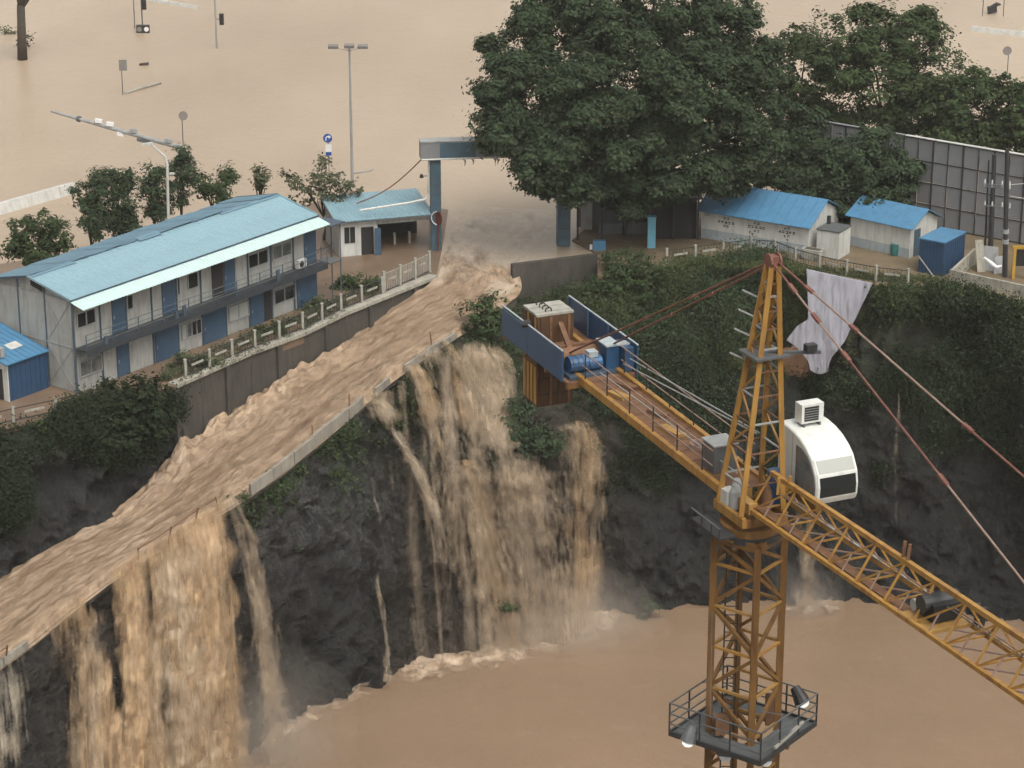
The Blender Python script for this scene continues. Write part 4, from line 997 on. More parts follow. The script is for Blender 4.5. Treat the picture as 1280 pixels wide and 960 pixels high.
# ---- under the big tree: dark hoarding wall, posts and small things
dk = thing('dark_site_office', P(745, 296, ZT), 'dark low site office in the shade of the big tree', 'hut')
d0, d1 = P(722, 300, ZT), P(872, 300, ZT); dd = (d1 - d0).normalized(); db = V(-dd.y, dd.x, 0); DL = (d1 - d0).length
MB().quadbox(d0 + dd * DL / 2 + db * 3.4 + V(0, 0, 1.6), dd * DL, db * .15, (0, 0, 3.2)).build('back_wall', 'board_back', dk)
MB().quadbox(d0 + dd * DL / 2 + db * 1.8 + V(0, 0, 3.25), dd * (DL + .6), db * 4.2, (0, 0, .12)).build('roof', 'dark_steel', dk)
for k in range(6): MB().bar(d0 + dd * DL * k / 5 + db * .1, d0 + dd * DL * k / 5 + db * .1 + V(0, 0, 3.2), .14).build('post', 'dark_steel', dk)
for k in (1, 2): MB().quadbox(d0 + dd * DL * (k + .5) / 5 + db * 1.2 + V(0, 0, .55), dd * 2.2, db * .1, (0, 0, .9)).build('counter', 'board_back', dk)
MB().bar(d0 + dd * DL * .2 + db * .1 + V(0, 0, 1.1), d0 + dd * DL * .45 + db * .1 + V(0, 0, 1.1), .08).build('rail', 'steel_grey', dk)
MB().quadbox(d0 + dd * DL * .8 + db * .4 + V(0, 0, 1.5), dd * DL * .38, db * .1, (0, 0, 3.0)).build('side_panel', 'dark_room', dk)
wp = P(733, 287, ZT); tag(MB().quadbox(wp + V(0, 0, 1.55), (.85, 0, 0), (0, .1, 0), (0, 0, 3.1)).build('white_board', 'white_panel'), 'tall white board standing behind the gate pillar under the big tree', 'board')
lb = P(814, 309, ZT); t_ = thing('light_blue_post', lb, 'light blue square post in front of the dark site office', 'post'); MB().quadbox(lb + V(0, 0, 1.15), (.58, 0, 0), (0, .5, 0), (0, 0, 2.3)).build('shaft', 'light_blue_post', t_); MB().quadbox(lb + V(0, 0, 2.33), (.66, 0, 0), (0, .58, 0), (0, 0, .08)).build('cap', 'light_blue_post', t_)
bb = P(749, 312, ZT); t_ = thing('blue_crate', bb, 'small blue plastic crate on the wet ground beside the low concrete wall', 'crate'); MB().quadbox(bb + V(0, 0, .35), (.9, .1, 0), (-.05, .5, 0), (0, 0, .7)).build('box', 'bright_blue', t_); MB().quadbox(bb + V(-.6, 0, .2), (.2, 0, 0), (0, .2, 0), (0, 0, .35)).build('handle', 'sign_white', t_)
# ---- white fence on the pit rim
def rz_(px, py): return P(px, py, ZT) + V(0, .15, 0)
fence('rim_fence', [rz_(833, 331), rz_(873, 326), rz_(915, 320), rz_(957, 315), rz_(1003, 333), rz_(1045, 343), rz_(1090, 352), rz_(1135, 357)], 'white post fence along the pit rim in front of the sheds', None, 2.35, 1.15, True, True)
# ---- pale tarpaulin hanging down the pit wall
Lp = [(1008, 336), (1009, 360), (1010, 385), (1010, 399), (996, 408), (983, 425), (996, 434), (1010, 451), (1013, 463)]
Rp = [(1091, 354), (1082, 372), (1073, 391), (1063, 411), (1059, 420), (1055, 428), (1040, 446), (1036, 456), (1035, 464)]
Ld, Rd = [], []
def cliff_y(px, py):
    i = np.argmin((CPX - px) ** 2 + (CPY - py) ** 2); return float(CLX.reshape(-1, 3)[i][1])
nr, nc = 90, 60; T = np.zeros((nr, nc, 3)); la = lerp_poly([(*p, 0) for p in Lp], nr); ra = lerp_poly([(*p, 0) for p in Rp], nr)
for i in range(nr):
    for j in range(0, nc):
        f = j / (nc - 1); px = la[i, 0] * (1 - f) + ra[i, 0] * f; py = la[i, 1] * (1 - f) + ra[i, 1] * f + 4 * math.sin(f * math.pi) * (i / nr)
        T[i, j] = (px, py, f)
y_top, y_bot = P(1050, 345, .35).y - .9, min(cliff_y(x_, y_) for x_, y_ in ((1015, 440), (1030, 455), (1000, 425), (1045, 430), (1040, 400), (1060, 380))) - 1.6
X = np.zeros((nr, nc, 3))
wr = fbm(T[..., 0] * .10, T[..., 1] * .02, T[..., 0] * 0, 3) * .16 + fbm(T[..., 0] * .28 + T[..., 1] * .05, T[..., 1] * .05, T[..., 0] * 0 + 3, 3) * .06
for i in range(nr):
    for j in range(nc):
        f = min(1, max(0, (T[i, j, 1] - 338) / 100)) ** .8
        X[i, j] = PD(T[i, j, 0], T[i, j, 1], y_top + (y_bot - y_top) * f + wr[i, j])
tp = put('hanging_tarp', grid_mesh('hanging_tarp', X, 'tarp_cloth')); md = tp.modifiers.new('thick', 'SOLIDIFY'); md.thickness = .03
tag(tp, 'pale lilac grey tarpaulin hanging wrinkled down the pit wall from the rim fence', 'tarpaulin')
# washed-out mud below the tarp
mc_ = PD(1003, 462, cliff_y(1003, 462) - .15); rows = []
for i in range(24):
    th = math.pi * i / 23; rows.append([])
    for j in range(36):
        ph = 2 * math.pi * j / 36; p = V(math.sin(th) * math.cos(ph) * 1.9, math.sin(th) * math.sin(ph) * .8, math.cos(th) * 2.2); k = 1 + .3 * float(fbm(np.array([p.x * 1.1]), np.array([p.y * 1.1]), np.array([p.z * .8]), 4)[0]); rows[-1].append(mc_ + p * k)
    rows[-1].append(rows[-1][0])
tag(MB().grid(rows).build('mud_outcrop', 'mud_rock', None, True), 'orange brown bare mud outcrop on the pit wall below the tarpaulin', 'mud', kind='structure')
# ================================================================== tower crane
CAZ = R(-66.33)
M0 = P(938, 640, 23.9); MJ = M0 + V(.353, 0, .383)
E1 = V(math.cos(CAZ), math.sin(CAZ), 0); E2 = V(-math.sin(CAZ), math.cos(CAZ), 0)      # along the jib; to its far side
TJ, TC = math.tan(R(1.17)), math.tan(R(1.25))
def T(a, b, h): return MJ + E1 * a + E2 * b + V(0, 0, h + (TJ * a if a > 0 else -TC * a))
crane = thing('tower_crane', V(M0.x, M0.y, ZW - 1), 'yellow tower crane with a white cab and blue sided counter jib rising from the pit', 'crane')
def cbar(name, p, q, w, mat, h=None, par=None): return MB().bar(p, q, w, h).build(name, mat, par or crane)
def ctube(name, pts, r, mat, n=8, par=None): return MB().tube(pts, r, n).build(name, mat, par or crane)
def cbox(name, a0, a1, b0, b1, h0, h1, mat, par=None):
    o = T((a0 + a1) / 2, (b0 + b1) / 2, (h0 + h1) / 2); return MB().quadbox(o, T(a1, b0, h0) - T(a0, b0, h0), E2 * (b1 - b0), (0, 0, h1 - h0)).build(name, mat, par or crane)
# ---- mast
MR, MA = 1.131, R(8)
def leg(k, z): a = MA + k * math.pi / 2; return V(M0.x + MR * math.cos(a), M0.y + MR * math.sin(a), z)
ZTOP = M0.z - .75
for k in range(4): cbar('mast_leg', leg(k, ZW - 1), leg(k, ZTOP), .21, 'mast_yellow')
step = 1.44; z = ZTOP - .9; i = 0; levels = []
while z > ZW: levels.append(z); z -= step
for i, z in enumerate(levels):
    for k in range(4):
        a, b = leg(k, z), leg((k + 1) % 4, z); cbar('mast_crossbar', a, b, .085, 'stripe_yellow' if i % 2 else 'crane_yellow')
        if i + 1 < len(levels):
            z2 = levels[i + 1]
            if (i + k) % 2: cbar('mast_diagonal', leg(k, z - .05), leg((k + 1) % 4, z2 + .05), .11, 'mast_yellow')
            else: cbar('mast_diagonal', leg((k + 1) % 4, z - .05), leg(k, z2 + .05), .11, 'mast_yellow')
for k in range(4): cbar('mast_diagonal', leg(k, ZTOP - .05), leg((k + 1) % 4, levels[0]), .11, 'mast_yellow')
# ladder inside the mast
lx = V(M0.x, M0.y, 0).lerp(V(leg(2, 0).x, leg(2, 0).y, 0), .45)
for s_ in (-.2, .2): cbar('ladder_rail', V(lx.x + s_, lx.y, ZW), V(lx.x + s_, lx.y, ZTOP), .045, 'dark_steel')
m = MB(); z = M0.z - 14
while z < ZTOP: m.bar(V(lx.x - .2, lx.y, z), V(lx.x + .2, lx.y, z), .025); z += .3
tag(m.build('ladder_rungs', 'dark_steel', crane), kind='stuff')
ctube('power_cable', [V(M0.x + .25, M0.y + .1, ZTOP), V(M0.x + .3, M0.y + .05, ZTOP - 6), V(M0.x + .25, M0.y + .1, ZTOP - 16)], .035, 'black', 6)
# slewing ring and turntable
def ring(zc, r, h, mat, name): return ctube(name, [V(M0.x, M0.y, zc - h / 2), V(M0.x, M0.y, zc + h / 2)], r, mat, 28)
for k in range(4): cbar('ring_seat', leg(k, ZTOP), leg((k + 1) % 4, ZTOP), .22, 'mast_yellow', .28)
ring(ZTOP + .12, 1.02, .2, 'dark_steel', 'slewing_ring'); ring(ZTOP + .34, .95, .24, 'mast_yellow', 'turntable')
def N(a, b, h): return M0 + E1 * a + E2 * b + V(0, 0, h)
for b in (-.72, .72): MB().quadbox(N(0, b, .08), E1 * 1.9, E2 * .16, (0, 0, .3)).build('turntable_girder', 'crane_yellow', crane)
for a in (-.95, 0, .95): MB().quadbox(N(a * .85, 0, .0), E1 * .16, E2 * 1.4, (0, 0, .26)).build('turntable_crossbeam', 'mast_yellow', crane)
# slewing motors, cabinets, walkway beside the turntable
for a, b in ((-.55, -.2), (.35, .35), (-.1, -.5)): ctube('slewing_motor', [N(a, b, .2), N(a, b, .75), N(a, b, .95)], [.2, .18, .1], 'galv' if a < 0 else 'rust_plate', 12)
MB().quadbox(N(-.45, -.55, .45), E1 * .45, E2 * .35, (0, 0, .5)).build('control_box', 'white_paint', crane)
MB().quadbox(N(.45, -.35, .45), E1 * .7, E2 * .3, (0, 0, .35)).build('gearbox', 'stripe_yellow', crane)
MB().quadbox(N(-.75, .1, .4), E1 * .4, E2 * .5, (0, 0, .35)).build('gearbox', 'stripe_yellow', crane)
ctube('blue_canister', [N(.2, .75, .2), N(.2, .75, 1.35)], .27, 'crane_blue', 14)
wk = MB().quadbox(N(-.1, -1.25, -.35), E1 * 1.9, E2 * .6, (0, 0, .06)).build('side_walkway', 'dark_steel', crane)
for a in (-1.15, -.4, .35, .95): cbar('walkway_post', N(a * .85, -1.53, -.35), N(a * .85, -1.53, .0), .045, 'dark_steel')
cbar('walkway_rail', N(-1.02, -1.53, .0), N(.85, -1.53, .0), .045, 'steel_grey')
cbar('walkway_strut', N(-.6, -1.5, -.38), N(-.6, -.8, -.7), .07, 'mast_yellow'); cbar('walkway_strut', N(.5, -1.5, -.38), N(.5, -.8, -.7), .07, 'mast_yellow')
# ---- cathead
CB = .74
tops = PD(966, 331, M0.y)
def hd_(a, b, f):
    base = N(a * CB, b * CB, .25); tip = tops + E1 * a * .14 + E2 * b * .12; return base.lerp(tip, f)
for a in (-1, 1):
    for b in (-1, 1): cbar('cathead_leg', hd_(a, b, 0), hd_(a, b, 1), .155, 'crane_yellow')
fs = [.12, .25, .37, .48, .58, .67, .75, .82, .88, .93]
cs_ = [(-1, -1), (1, -1), (1, 1), (-1, 1)]
for i, f in enumerate(fs):
    for k in range(4):
        p, q = cs_[k], cs_[(k + 1) % 4]; cbar('cathead_rung', hd_(*p, f), hd_(*q, f), .05, 'rust_plate' if (k + i) % 3 else 'galv')
        if i + 1 < len(fs) and k % 2 == 0: cbar('cathead_brace', hd_(*(p if i % 2 else q), f), hd_(*(q if i % 2 else p), fs[i + 1]), .06, 'crane_yellow')
MB().quadbox(tops + V(0, 0, .08), E1 * .36, E2 * .30, (0, 0, .42)).build('cathead_cap', 'rod_red', crane)
for b in (-.16, .16): MB().disc(tops + E2 * b + V(0, 0, .12), E2, .26, .06, 14).build('head_sheave', 'rod_red', crane)
# ladder cage hoops and small service platform
fpl = .64
pc = hd_(0, 0, fpl)
MB().quadbox(pc + V(0, 0, 0), E1 * 1.15, E2 * 1.2, (0, 0, .07)).build('service_platform', 'steel_grey', crane)
cbar('service_arm', pc, pc + E1 * .9 + E2 * 1.45 + V(0, 0, .12), .1, 'steel_grey'); MB().quadbox(pc + E1 * .85 + E2 * 1.1 + V(0, 0, .3), E1 * .25, E2 * .35, (0, 0, .22)).build('warning_lamp', 'dark_steel', crane)
for f in (.60, .70, .78, .86):
    c = hd_(-1, -1, f); cbar('cage_hoop', c, c + V(-.55, -.05, .28), .045, 'galv')
cbar('cage_bar', hd_(-1, 0, .3) + E1 * -.35, hd_(-1, 0, .72) + E1 * -.45, .04, 'rust_plate')
# ---- jib: three chords, braces
JW, JH, JL = 1.42, 1.13, 24.0
J0 = .55
for nm, b, h, w in (('jib_top_chord', 0, JH, .15), ('jib_bottom_chord', -JW / 2, 0, .13), ('jib_bottom_chord', JW / 2, 0, .13)): cbar(nm, T(J0, b, h), T(JL, b, h), w, 'crane_yellow')
a = J0; st_ = 1.55; k = 0
while a < 18:
    for b in (-JW / 2, JW / 2):
        cbar('jib_brace', T(a, b, 0), T(a + (.5 if 0 else 0), 0, JH), .055, 'crane_yellow'); cbar('jib_brace', T(a, b, 0), T(a + st_, 0, JH), .055, 'crane_yellow'); cbar('jib_strut', T(a + st_ / 2, b, 0), T(a + st_ / 2, 0, JH) * .5 + T(a + st_ / 2, b, 0) * .5, .04, 'rod_pale')
    cbar('jib_lacing', T(a, -JW / 2, 0), T(a, JW / 2, 0), .05, 'crane_yellow'); cbar('jib_lacing', T(a, -JW / 2, 0), T(a + st_, JW / 2, 0), .045, 'rod_pale')
    a += st_; k += 1
m = MB(); m.quadbox(T(5.2, -.4, .05), T(10.2, 0, 0) - T(1.0, 0, 0), E2 * .34, (0, 0, .03)); m.build('jib_walkway', 'rust_plate', crane)
cbar('jib_rope', T(1, .05, .55), T(JL, .05, .6), .03, 'steel_grey'); cbar('jib_rope', T(1, .25, .5), T(JL, .25, .55), .03, 'rod_pale')
# mid chord pads
for a in (3.1, 4.4, 5.6, 7.1, 8.4): MB().quadbox(T(a, JW / 2, .09), E1 * .45, E2 * .1, (0, 0, .06)).build('chord_plate', 'fence_white', crane)
# trolley winch
cbox('trolley_winch', 9.55, 10.35, -.35, .55, .12, .62, 'signal_black'); cbox('winch_frame', 9.2, 10.7, -.75, .75, -.02, .08, 'stripe_yellow')
ctube('winch_drum', [T(9.9, -.5, .55), T(9.9, .65, .55)], .27, 'dark_steel', 14); ctube('winch_motor', [T(9.45, -.45, .35), T(9.45, .1, .35)], .17, 'galv', 12)
for a in (10.8, 11.1): cbar('stop_post', T(a, JW / 2, 0), T(a + .1, JW / 2, .75), .12, 'dark_steel')
for a in (8.1, 8.35): cbar('lifting_lug', T(a, 0, JH), T(a, .05, JH + .55), .09, 'rust_plate')
for b in (-.35, .05): cbar('lifting_lug', T(1.55, b, JH - .3), T(1.6, b, JH + .25), .09, 'crane_yellow')
# ---- tie rods
tj = tops + V(0, 0, .1)
def tie(p, q, segs, r, mats, side):
    n = len(segs)
    for i in range(n - 1):
        a, b = p.lerp(q, segs[i]), p.lerp(q, segs[i + 1]); ctube('tie_rod', [a, b], r, mats[i % len(mats)], 8)
        if i: MB().bar(a - (q - p).normalized() * .26, a + (q - p).normalized() * .2, .12, .08).build('tie_link', 'rod_red', crane)
def aim(px, py, q0, q1, npx):  # end point on the jib's top chord line so that the rod passes the photo pixel
    best = None
    for k in range(400):
        a = q0 + (q1 - q0) * k / 399; e = T(a, 0, JH + .1)
        f = lambda t: tj.lerp(e, t)
        for t in np.linspace(.03, 1, 120):
            g = f(t); x = 640 + FPX * g.x / (g.y * _c - (g.z - CAMH) * _s); y = 480 - FPX * (g.y * _s + (g.z - CAMH) * _c) / (g.y * _c - (g.z - CAMH) * _s)
            dd_ = (x - px) ** 2 + (y - py) ** 2
            if best is None or dd_ < best[0]: best = (dd_, e, a)
    return best[1]
eA = aim(1270, 716, 6, 24, 0); eB = aim(1270, 592, 10, 40, 0)
tie(tj + E1 * .2 - E2 * .1, eA, [0, .07, .15, .25, .55, .85, 1], .032, ['rod_red', 'rod_pale', 'rod_pale'], 0)
tie(tj + E1 * .2 + E2 * .1, eB, [0, .05, .12, .28, .42, .7, 1], .032, ['rod_red', 'rod_pale', 'rod_pale'], 0)
if True:
    # far part of the jib that carries the outer rod
    aB = (eB - MJ).dot(E1)
    if aB > JL - 1:
        for nm, b, h, w in (('jib_top_chord', 0, JH, .15), ('jib_bottom_chord', -JW / 2, 0, .13), ('jib_bottom_chord', JW / 2, 0, .13)): cbar(nm, T(JL, b, h), T(aB + 3, b, h), w, 'crane_yellow')
for b in (-.5, .5):
    q = T(-13.4, b * 1.5, .25); pp = tops + E1 * -.2 + E2 * b * .3
    for i, (f0, f1) in enumerate(((0, .32), (.32, .55), (.55, 1))):
        ctube('rear_tie_rod', [pp.lerp(q, f0), pp.lerp(q, f1)], .038, ['rod_red', 'rust_plate', 'rod_red'][i], 8)
    for f in (.32, .55): MB().bar(pp.lerp(q, f - .014), pp.lerp(q, f + .014), .13, .09).build('tie_link', 'rod_red', crane)
# ---- counter jib: girders, deck, railings
CW = 1.55
for b in (-CW / 2, CW / 2): cbar('counter_girder', T(-.9, b, 0), T(-17.2, b, 0), .17, 'crane_yellow', .28)
nd = 13
for k in range(nd):
    a0, a1 = -1.1 - k * 11.0 / nd, -1.1 - (k + 1) * 11.0 / nd + .03
    cbox('deck_plate', a1, a0, -CW / 2 + .09, CW / 2 - .09, -.02 + random.uniform(0, .012), .03, 'rust_plate')
for b in (-CW / 2 + .02, CW / 2 - .02):
    for k in range(6): cbar('railing_post', T(-2.6 - k * 1.75, b, .1), T(-2.6 - k * 1.75, b, 1.05), .045, 'dark_steel')
    for h in (.55, 1.05): cbar('railing_bar', T(-1.9, b, h), T(-11.6, b, h), .035, 'rod_pale')
for b, h in ((-.25, .35), (.9, .7), (.65, .55)): cbar('hoist_rope', T(-11.2, b, h), tops.lerp(N(-.5, b * .5, 1.2), .82) if b > 0 else T(-1.2, b, .5), .035, 'galv')
cbox('electric_cabinet', -3.1, -2.35, -.45, .35, .05, .95, 'steel_grey'); cbox('cabinet_lid', -3.2, -2.3, -.5, .4, .95, 1.0, 'galv')
for a, b in ((-6.0, -.1), (-7.6, .2), (-9.6, -.3), (-10.3, .35)): MB().quadbox(T(a, b, .1), E1 * random.uniform(.5, 1.1) + E2 * .2, E2 * .35, (0, 0, .12)).build('loose_plank', 'stripe_yellow' if b < 0 else 'rust_plate', crane)
ctube('coiled_hose', [T(-4.4 + .3 * math.cos(t), .1 + .3 * math.sin(t), .1 + t * .008) for t in np.linspace(0, 18, 60)], .035, 'rod_pale', 6)
# machine platform with blue side boards
PW = 1.32
cbox('machine_deck', -17.3, -11.6, -PW, PW, -.12, -.02, 'rust_plate')
for k in range(4): cbar('deck_crossbeam', T(-11.7 - k * 1.8, -PW, -.2), T(-11.7 - k * 1.8, PW, -.2), .16, 'mast_yellow')
for b in (-PW - .03, PW + .03):
    a_ends = [-17.25, -14.95, -11.95] if b < 0 else [-17.25, -14.6, -11.5]
    for k in range(2):
        cbox('side_board', a_ends[k] + .02, a_ends[k + 1] - .02, b - .025, b + .025, -.1, 1.02 - (.12 if k == 0 and b < 0 else 0), 'crane_blue')
    for k in range(4): cbar('board_post', T(-17.2 + k * 1.72, b + (.06 if b > 0 else -.05) * -1, -.1), T(-17.2 + k * 1.72, b + (.06 if b > 0 else -.05) * -1, 1.0), .06, 'steel_blue')
    cbar('board_rail', T(a_ends[0], b, 1.045 - .02), T(a_ends[2], b, 1.045), .06, 'pale_band', .04)
# counterweight: iron cased blocks standing through the deck
A0, A1, Bh = -16.75, -15.5, .72
body = cbox('counterweight', A0, A1, -Bh, Bh, -2.45, 1.02, 'counter_iron')
for k in range(4): 
    a = A0 + (A1 - A0) * (k + .5) / 4
    cbox('weight_stripe', a - .1, a + .1, -Bh - .03, -Bh - .004, -2.35, -.9, 'stripe_yellow', body); cbox('weight_stripe', a - .07, a + .07, -Bh - .03, -Bh - .004, .1, .98, 'stripe_yellow' if k % 2 else 'rust_plate', body); b_ = -Bh + 2 * Bh * (k + .5) / 4; cbox('weight_rib', A1 + .004, A1 + .03, b_ - .05, b_ + .05, -2.4, .98, 'rust_plate' if k % 2 else 'counter_iron', body)
for k in range(3): cbox('weight_joint', A1 + .004, A1 + .02, -Bh, Bh, -2.0 + k * .62, -1.96 + k * .62, 'black', body)
for k in range(5): cbox('top_slab', A0 + (A1 - A0) * k / 5, A0 + (A1 - A0) * (k + 1) / 5 - .02, -Bh - .02, Bh + .02, 1.02, 1.1 + .015 * (k % 2), 'fence_white', body)
for k in range(4):
    c = T(A0 + (A1 - A0) * (k + .7) / 4.6, -.05, 1.15); ctube('lifting_eye', [c + E2 * -.12 + E2 * .12 * math.cos(t) + V(0, 0, .11 * math.sin(t)) for t in np.linspace(0, 2 * math.pi, 12)], .025, 'black', 6, body)
# winches and motors
cbox('winch_bed', -13.2, -11.7, -PW + .15, PW - .1, .0, .12, 'steel_blue')
ctube('hoist_drum', [T(-12.9, -1.0, .45), T(-12.9, .35, .45)], .3, 'rust_plate', 16)
for b in (-1.02, .36): MB().disc(T(-12.9, b, .45), E2, .42, .05, 18).build('drum_flange', 'rust_plate', crane)
ctube('motor', [T(-12.15, -1.05, .42), T(-12.15, -.35, .42)], .3, 'machine_blue', 14); cbox('motor_terminal', -12.35, -12.0, -.3, .05, .62, .82, 'pale_band'); ctube('motor', [T(-12.15, -.3, .38), T(-12.15, .2, .38)], .26, 'machine_blue', 14)
for b in (-.95, -.75, -.55): MB().disc(T(-12.15, b, .42), E2, .32, .03, 14).build('cooling_fin', 'steel_blue', crane)
cbox('control_cabinet', -12.75, -11.95, .35, .85, .1, .95, 'crane_blue'); cbox('cabinet_lid', -12.8, -11.9, .32, .88, .95, 1.0, 'pale_band')
cbox('control_cabinet', -12.6, -11.65, .88, 1.28, .1, .92, 'deep_blue'); cbox('cabinet_lid', -12.3, -11.95, .9, 1.26, .92, .97, 'galv')
cbar('pulley_beam', T(-14.2, -.95, .25), T(-14.2, .95, .25), .22, 'rust_plate'); cbar('pulley_beam', T(-13.7, -.2, .2), T(-15.3, .1, .75), .18, 'rust_plate')
cbar('tie_frame', T(-13.4, -.75, 0), T(-13.4, -.75, .35), .16, 'rust_plate'); cbar('tie_frame', T(-13.4, .75, 0), T(-13.4, .75, .35), .16, 'rust_plate')
ctube('floodlight', [T(-15.1, -PW - .2, 1.0), T(-15.0, -PW + .1, 1.05)], [.12, .16], 'signal_black', 10)
# ---- cab
def solve_cab(px, py, b):
    best = None
    for a in np.linspace(-3, 4, 141):
        q = T(a, b, 0); x = 640 + FPX * q.x / (q.y * _c - (q.z - CAMH) * _s)
        if best is None or abs(x - px) < best[0]: best = (abs(x - px), a)
    a = best[1]; q = T(a, b, 0); g = PD(px, py, q.y); return a, g.z - q.z
CBb = .95
ca, chh = solve_cab(970, 600, CBb)
cab = MB(); CLn, CWd, CHt = 2.55, 1.5, 2.02
prof = [(0, 0), (0, CHt), (.5, CHt + .02), (1.0, CHt - .04), (1.4, CHt - .16), (1.8, CHt - .36), (2.10, 1.42), (2.38, .98), (2.46, .6), (2.44, .22), (2.34, 0)]
def cp(a, b, h): return T(ca + a, CBb + b, chh + h)
cab.prism([cp(a, 0, h) for a, h in prof], E2 * CWd); cbo = cab.build('cab', 'cab_white', crane)
md = cbo.modifiers.new('round', 'BEVEL'); md.width = .07; md.segments = 3; md.limit_method = 'ANGLE'; md.angle_limit = R(40)
def cabpatch(name, pts, mat, out=.02):
    m = MB(); m.prism([cp(*p) for p in pts], E2 * -out); return m.build(name, mat, cbo)
# side window with frame (faces the viewer): upper fixed pane and lower door pane
W_ = lambda pts, y: [(a_, y, h_) for a_, h_ in pts]
cabpatch('side_window_frame', W_([(1.15, .3), (1.15, 1.62), (1.5, 1.6), (1.85, 1.45), (2.1, 1.2), (2.3, .9), (2.38, .6), (2.36, .25)], -.001), 'steel_grey', .012)
cabpatch('side_window', W_([(1.2, 1.05), (1.2, 1.57), (1.5, 1.55), (1.83, 1.4), (2.08, 1.15), (2.15, 1.0)], -.013), 'grey_glass', .012)
cabpatch('side_window', W_([(1.2, .35), (1.2, .98), (2.18, .93), (2.28, .85), (2.33, .6), (2.31, .3)], -.013), 'grey_glass', .012)
# front windows follow the nose curve
def nose(name, pa, b0, b1, off, mat):
    m = MB(); rows = []; pa = [np.array(p) for p in pa]
    for k, p in enumerate(pa):
        d = (pa[min(k + 1, len(pa) - 1)] - pa[max(k - 1, 0)]); n = np.array([-d[1], d[0]]) / np.linalg.norm(d); n = n if n[0] > 0 else -n
        q = p + n * off; rows.append([cp(q[0], b0, q[1]), cp(q[0], b1, q[1])])
    m.grid(rows); o = m.build(name, mat, cbo); s = o.modifiers.new('thick', 'SOLIDIFY'); s.thickness = .02; s.offset = 0; return o
nose('front_window_frame', prof[6:10], .05, CWd - .05, .014, 'cab_white')
nose('front_window', [(2.13, 1.37), (2.36, 1.01)], .12, CWd - .12, .03, 'pale_glass')
nose('front_window', [(2.395, .90), (2.46, .6), (2.445, .28)], .12, CWd - .12, .032, 'dark_glass')
cabpatch('cab_seam', [(.9, .0, .1), (.9, .0, CHt - .1), (.94, .0, CHt - .1), (.94, .0, .1)], 'pale_band', .008)
# air conditioner on the cab roof
acu = MB().quadbox(cp(.62, .72, CHt + .42), E1 * .42, E2 * .78, (0, 0, .62)).build('roof_air_conditioner', 'cab_white', crane)
MB().quadbox(cp(.84, .68, CHt + .42), E1 * .02, E2 * .5, (0, 0, .46)).build('grille', 'signal_black', acu)
for k in range(5): MB().quadbox(cp(.856, .68, CHt + .26 + k * .08), E1 * .012, E2 * .48, (0, 0, .015)).build('grille_bar', 'galv', acu)
for b in (.45, 1.0): MB().quadbox(cp(.62, b, CHt + .06), E1 * .4, E2 * .06, (0, 0, .14)).build('bracket', 'steel_grey', acu)
MB().quadbox(cp(.3, -.12, .05), E1 * 1.2, E2 * .3, (0, 0, .14)).build('cab_bracket', 'crane_yellow', crane); MB().quadbox(cp(1.2, .1, -.12), E1 * 2.4, E2 * .12, (0, 0, .16)).build('cab_bearer', 'mast_yellow', crane)
# ---- climbing platform round the mast
zp = PD(931, 912, M0.y).z
PR = 2.42; cor = [V(M0.x + PR * math.cos(MA + k * math.pi / 2), M0.y + PR * math.sin(MA + k * math.pi / 2), zp) for k in range(4)]
inn_ = [V(M0.x + 1.28 * math.cos(MA + k * math.pi / 2), M0.y + 1.28 * math.sin(MA + k * math.pi / 2), zp) for k in range(4)]
for k in range(4):
    a, b, c, d = cor[k], cor[(k + 1) % 4], inn_[(k + 1) % 4], inn_[k]
    MB().prism([a, b, c, d], (0, 0, .06)).build('platform_floor', 'steel_grey', crane)
    cbar('platform_edge', a + V(0, 0, .05), b + V(0, 0, .05), .07, 'dark_steel', .16); cbar('platform_bearer', a.lerp(b, .5) - V(0, 0, .1), d.lerp(c, .5) - V(0, 0, .1), .12, 'mast_yellow')
    n = 3
    for j in range(n):
        p = a.lerp(b, j / n); cbar('platform_post', p, p + V(0, 0, 1.12), .055, 'dark_steel')
    for h in (.4, .75, 1.12): cbar('platform_rail', a + V(0, 0, h), b + V(0, 0, h), .04, 'steel_grey')
    cbar('platform_stay', a.lerp(b, .45) + V(0, 0, 1.1), leg(k, zp + 4.6) if k in (0, 2) else leg(k, zp + 1.3), .025, 'steel_grey')
cbar('loose_pipe', cor[0].lerp(cor[3], .25) + V(0, 0, .45), cor[3].lerp(cor[0], .25) + V(0, 0, .25), .09, 'fence_white')
MB().quadbox(V(M0.x - .75, M0.y - .55, zp + .5), (.5, .2, 0), (-.1, .3, 0), (0, .05, .6)).build('tool_bag', 'rust_plate', crane); MB().quadbox(V(M0.x + .9, M0.y + .25, zp + .6), (.35, 0, 0), (0, .35, 0), (0, 0, 1.0)).build('climbing_jack', 'rust_plate', crane)
for px, py, dx in ((862, 922, -.3), (907, 940, -.1), (956, 946, .1), (1000, 873, .4)):
    k_ = PD(px, py, M0.y - (.9 if py > 900 else -.6)); up_ = .0 if py > 900 else .0
    fl_ = MB().tube([k_ + V(-dx * .4, .2, .3), k_ + V(0, 0, .05), k_ + V(dx * .2, -.08, -.12)], [.16, .24, .27], 12).build('floodlight', 'signal_black' if py < 900 else 'steel_grey', crane)
    MB().disc(k_ + V(dx * .2, -.08, -.1) + (V(0, -.35, .2)).normalized() * .1, V(0, -1, .9), .2, .05, 14).build('lamp_lens', 'lamp_face', fl_)
    cbar('floodlight_bracket', k_ + V(0, .1, 0), V(k_.x, k_.y + .1, zp), .05, 'dark_steel')
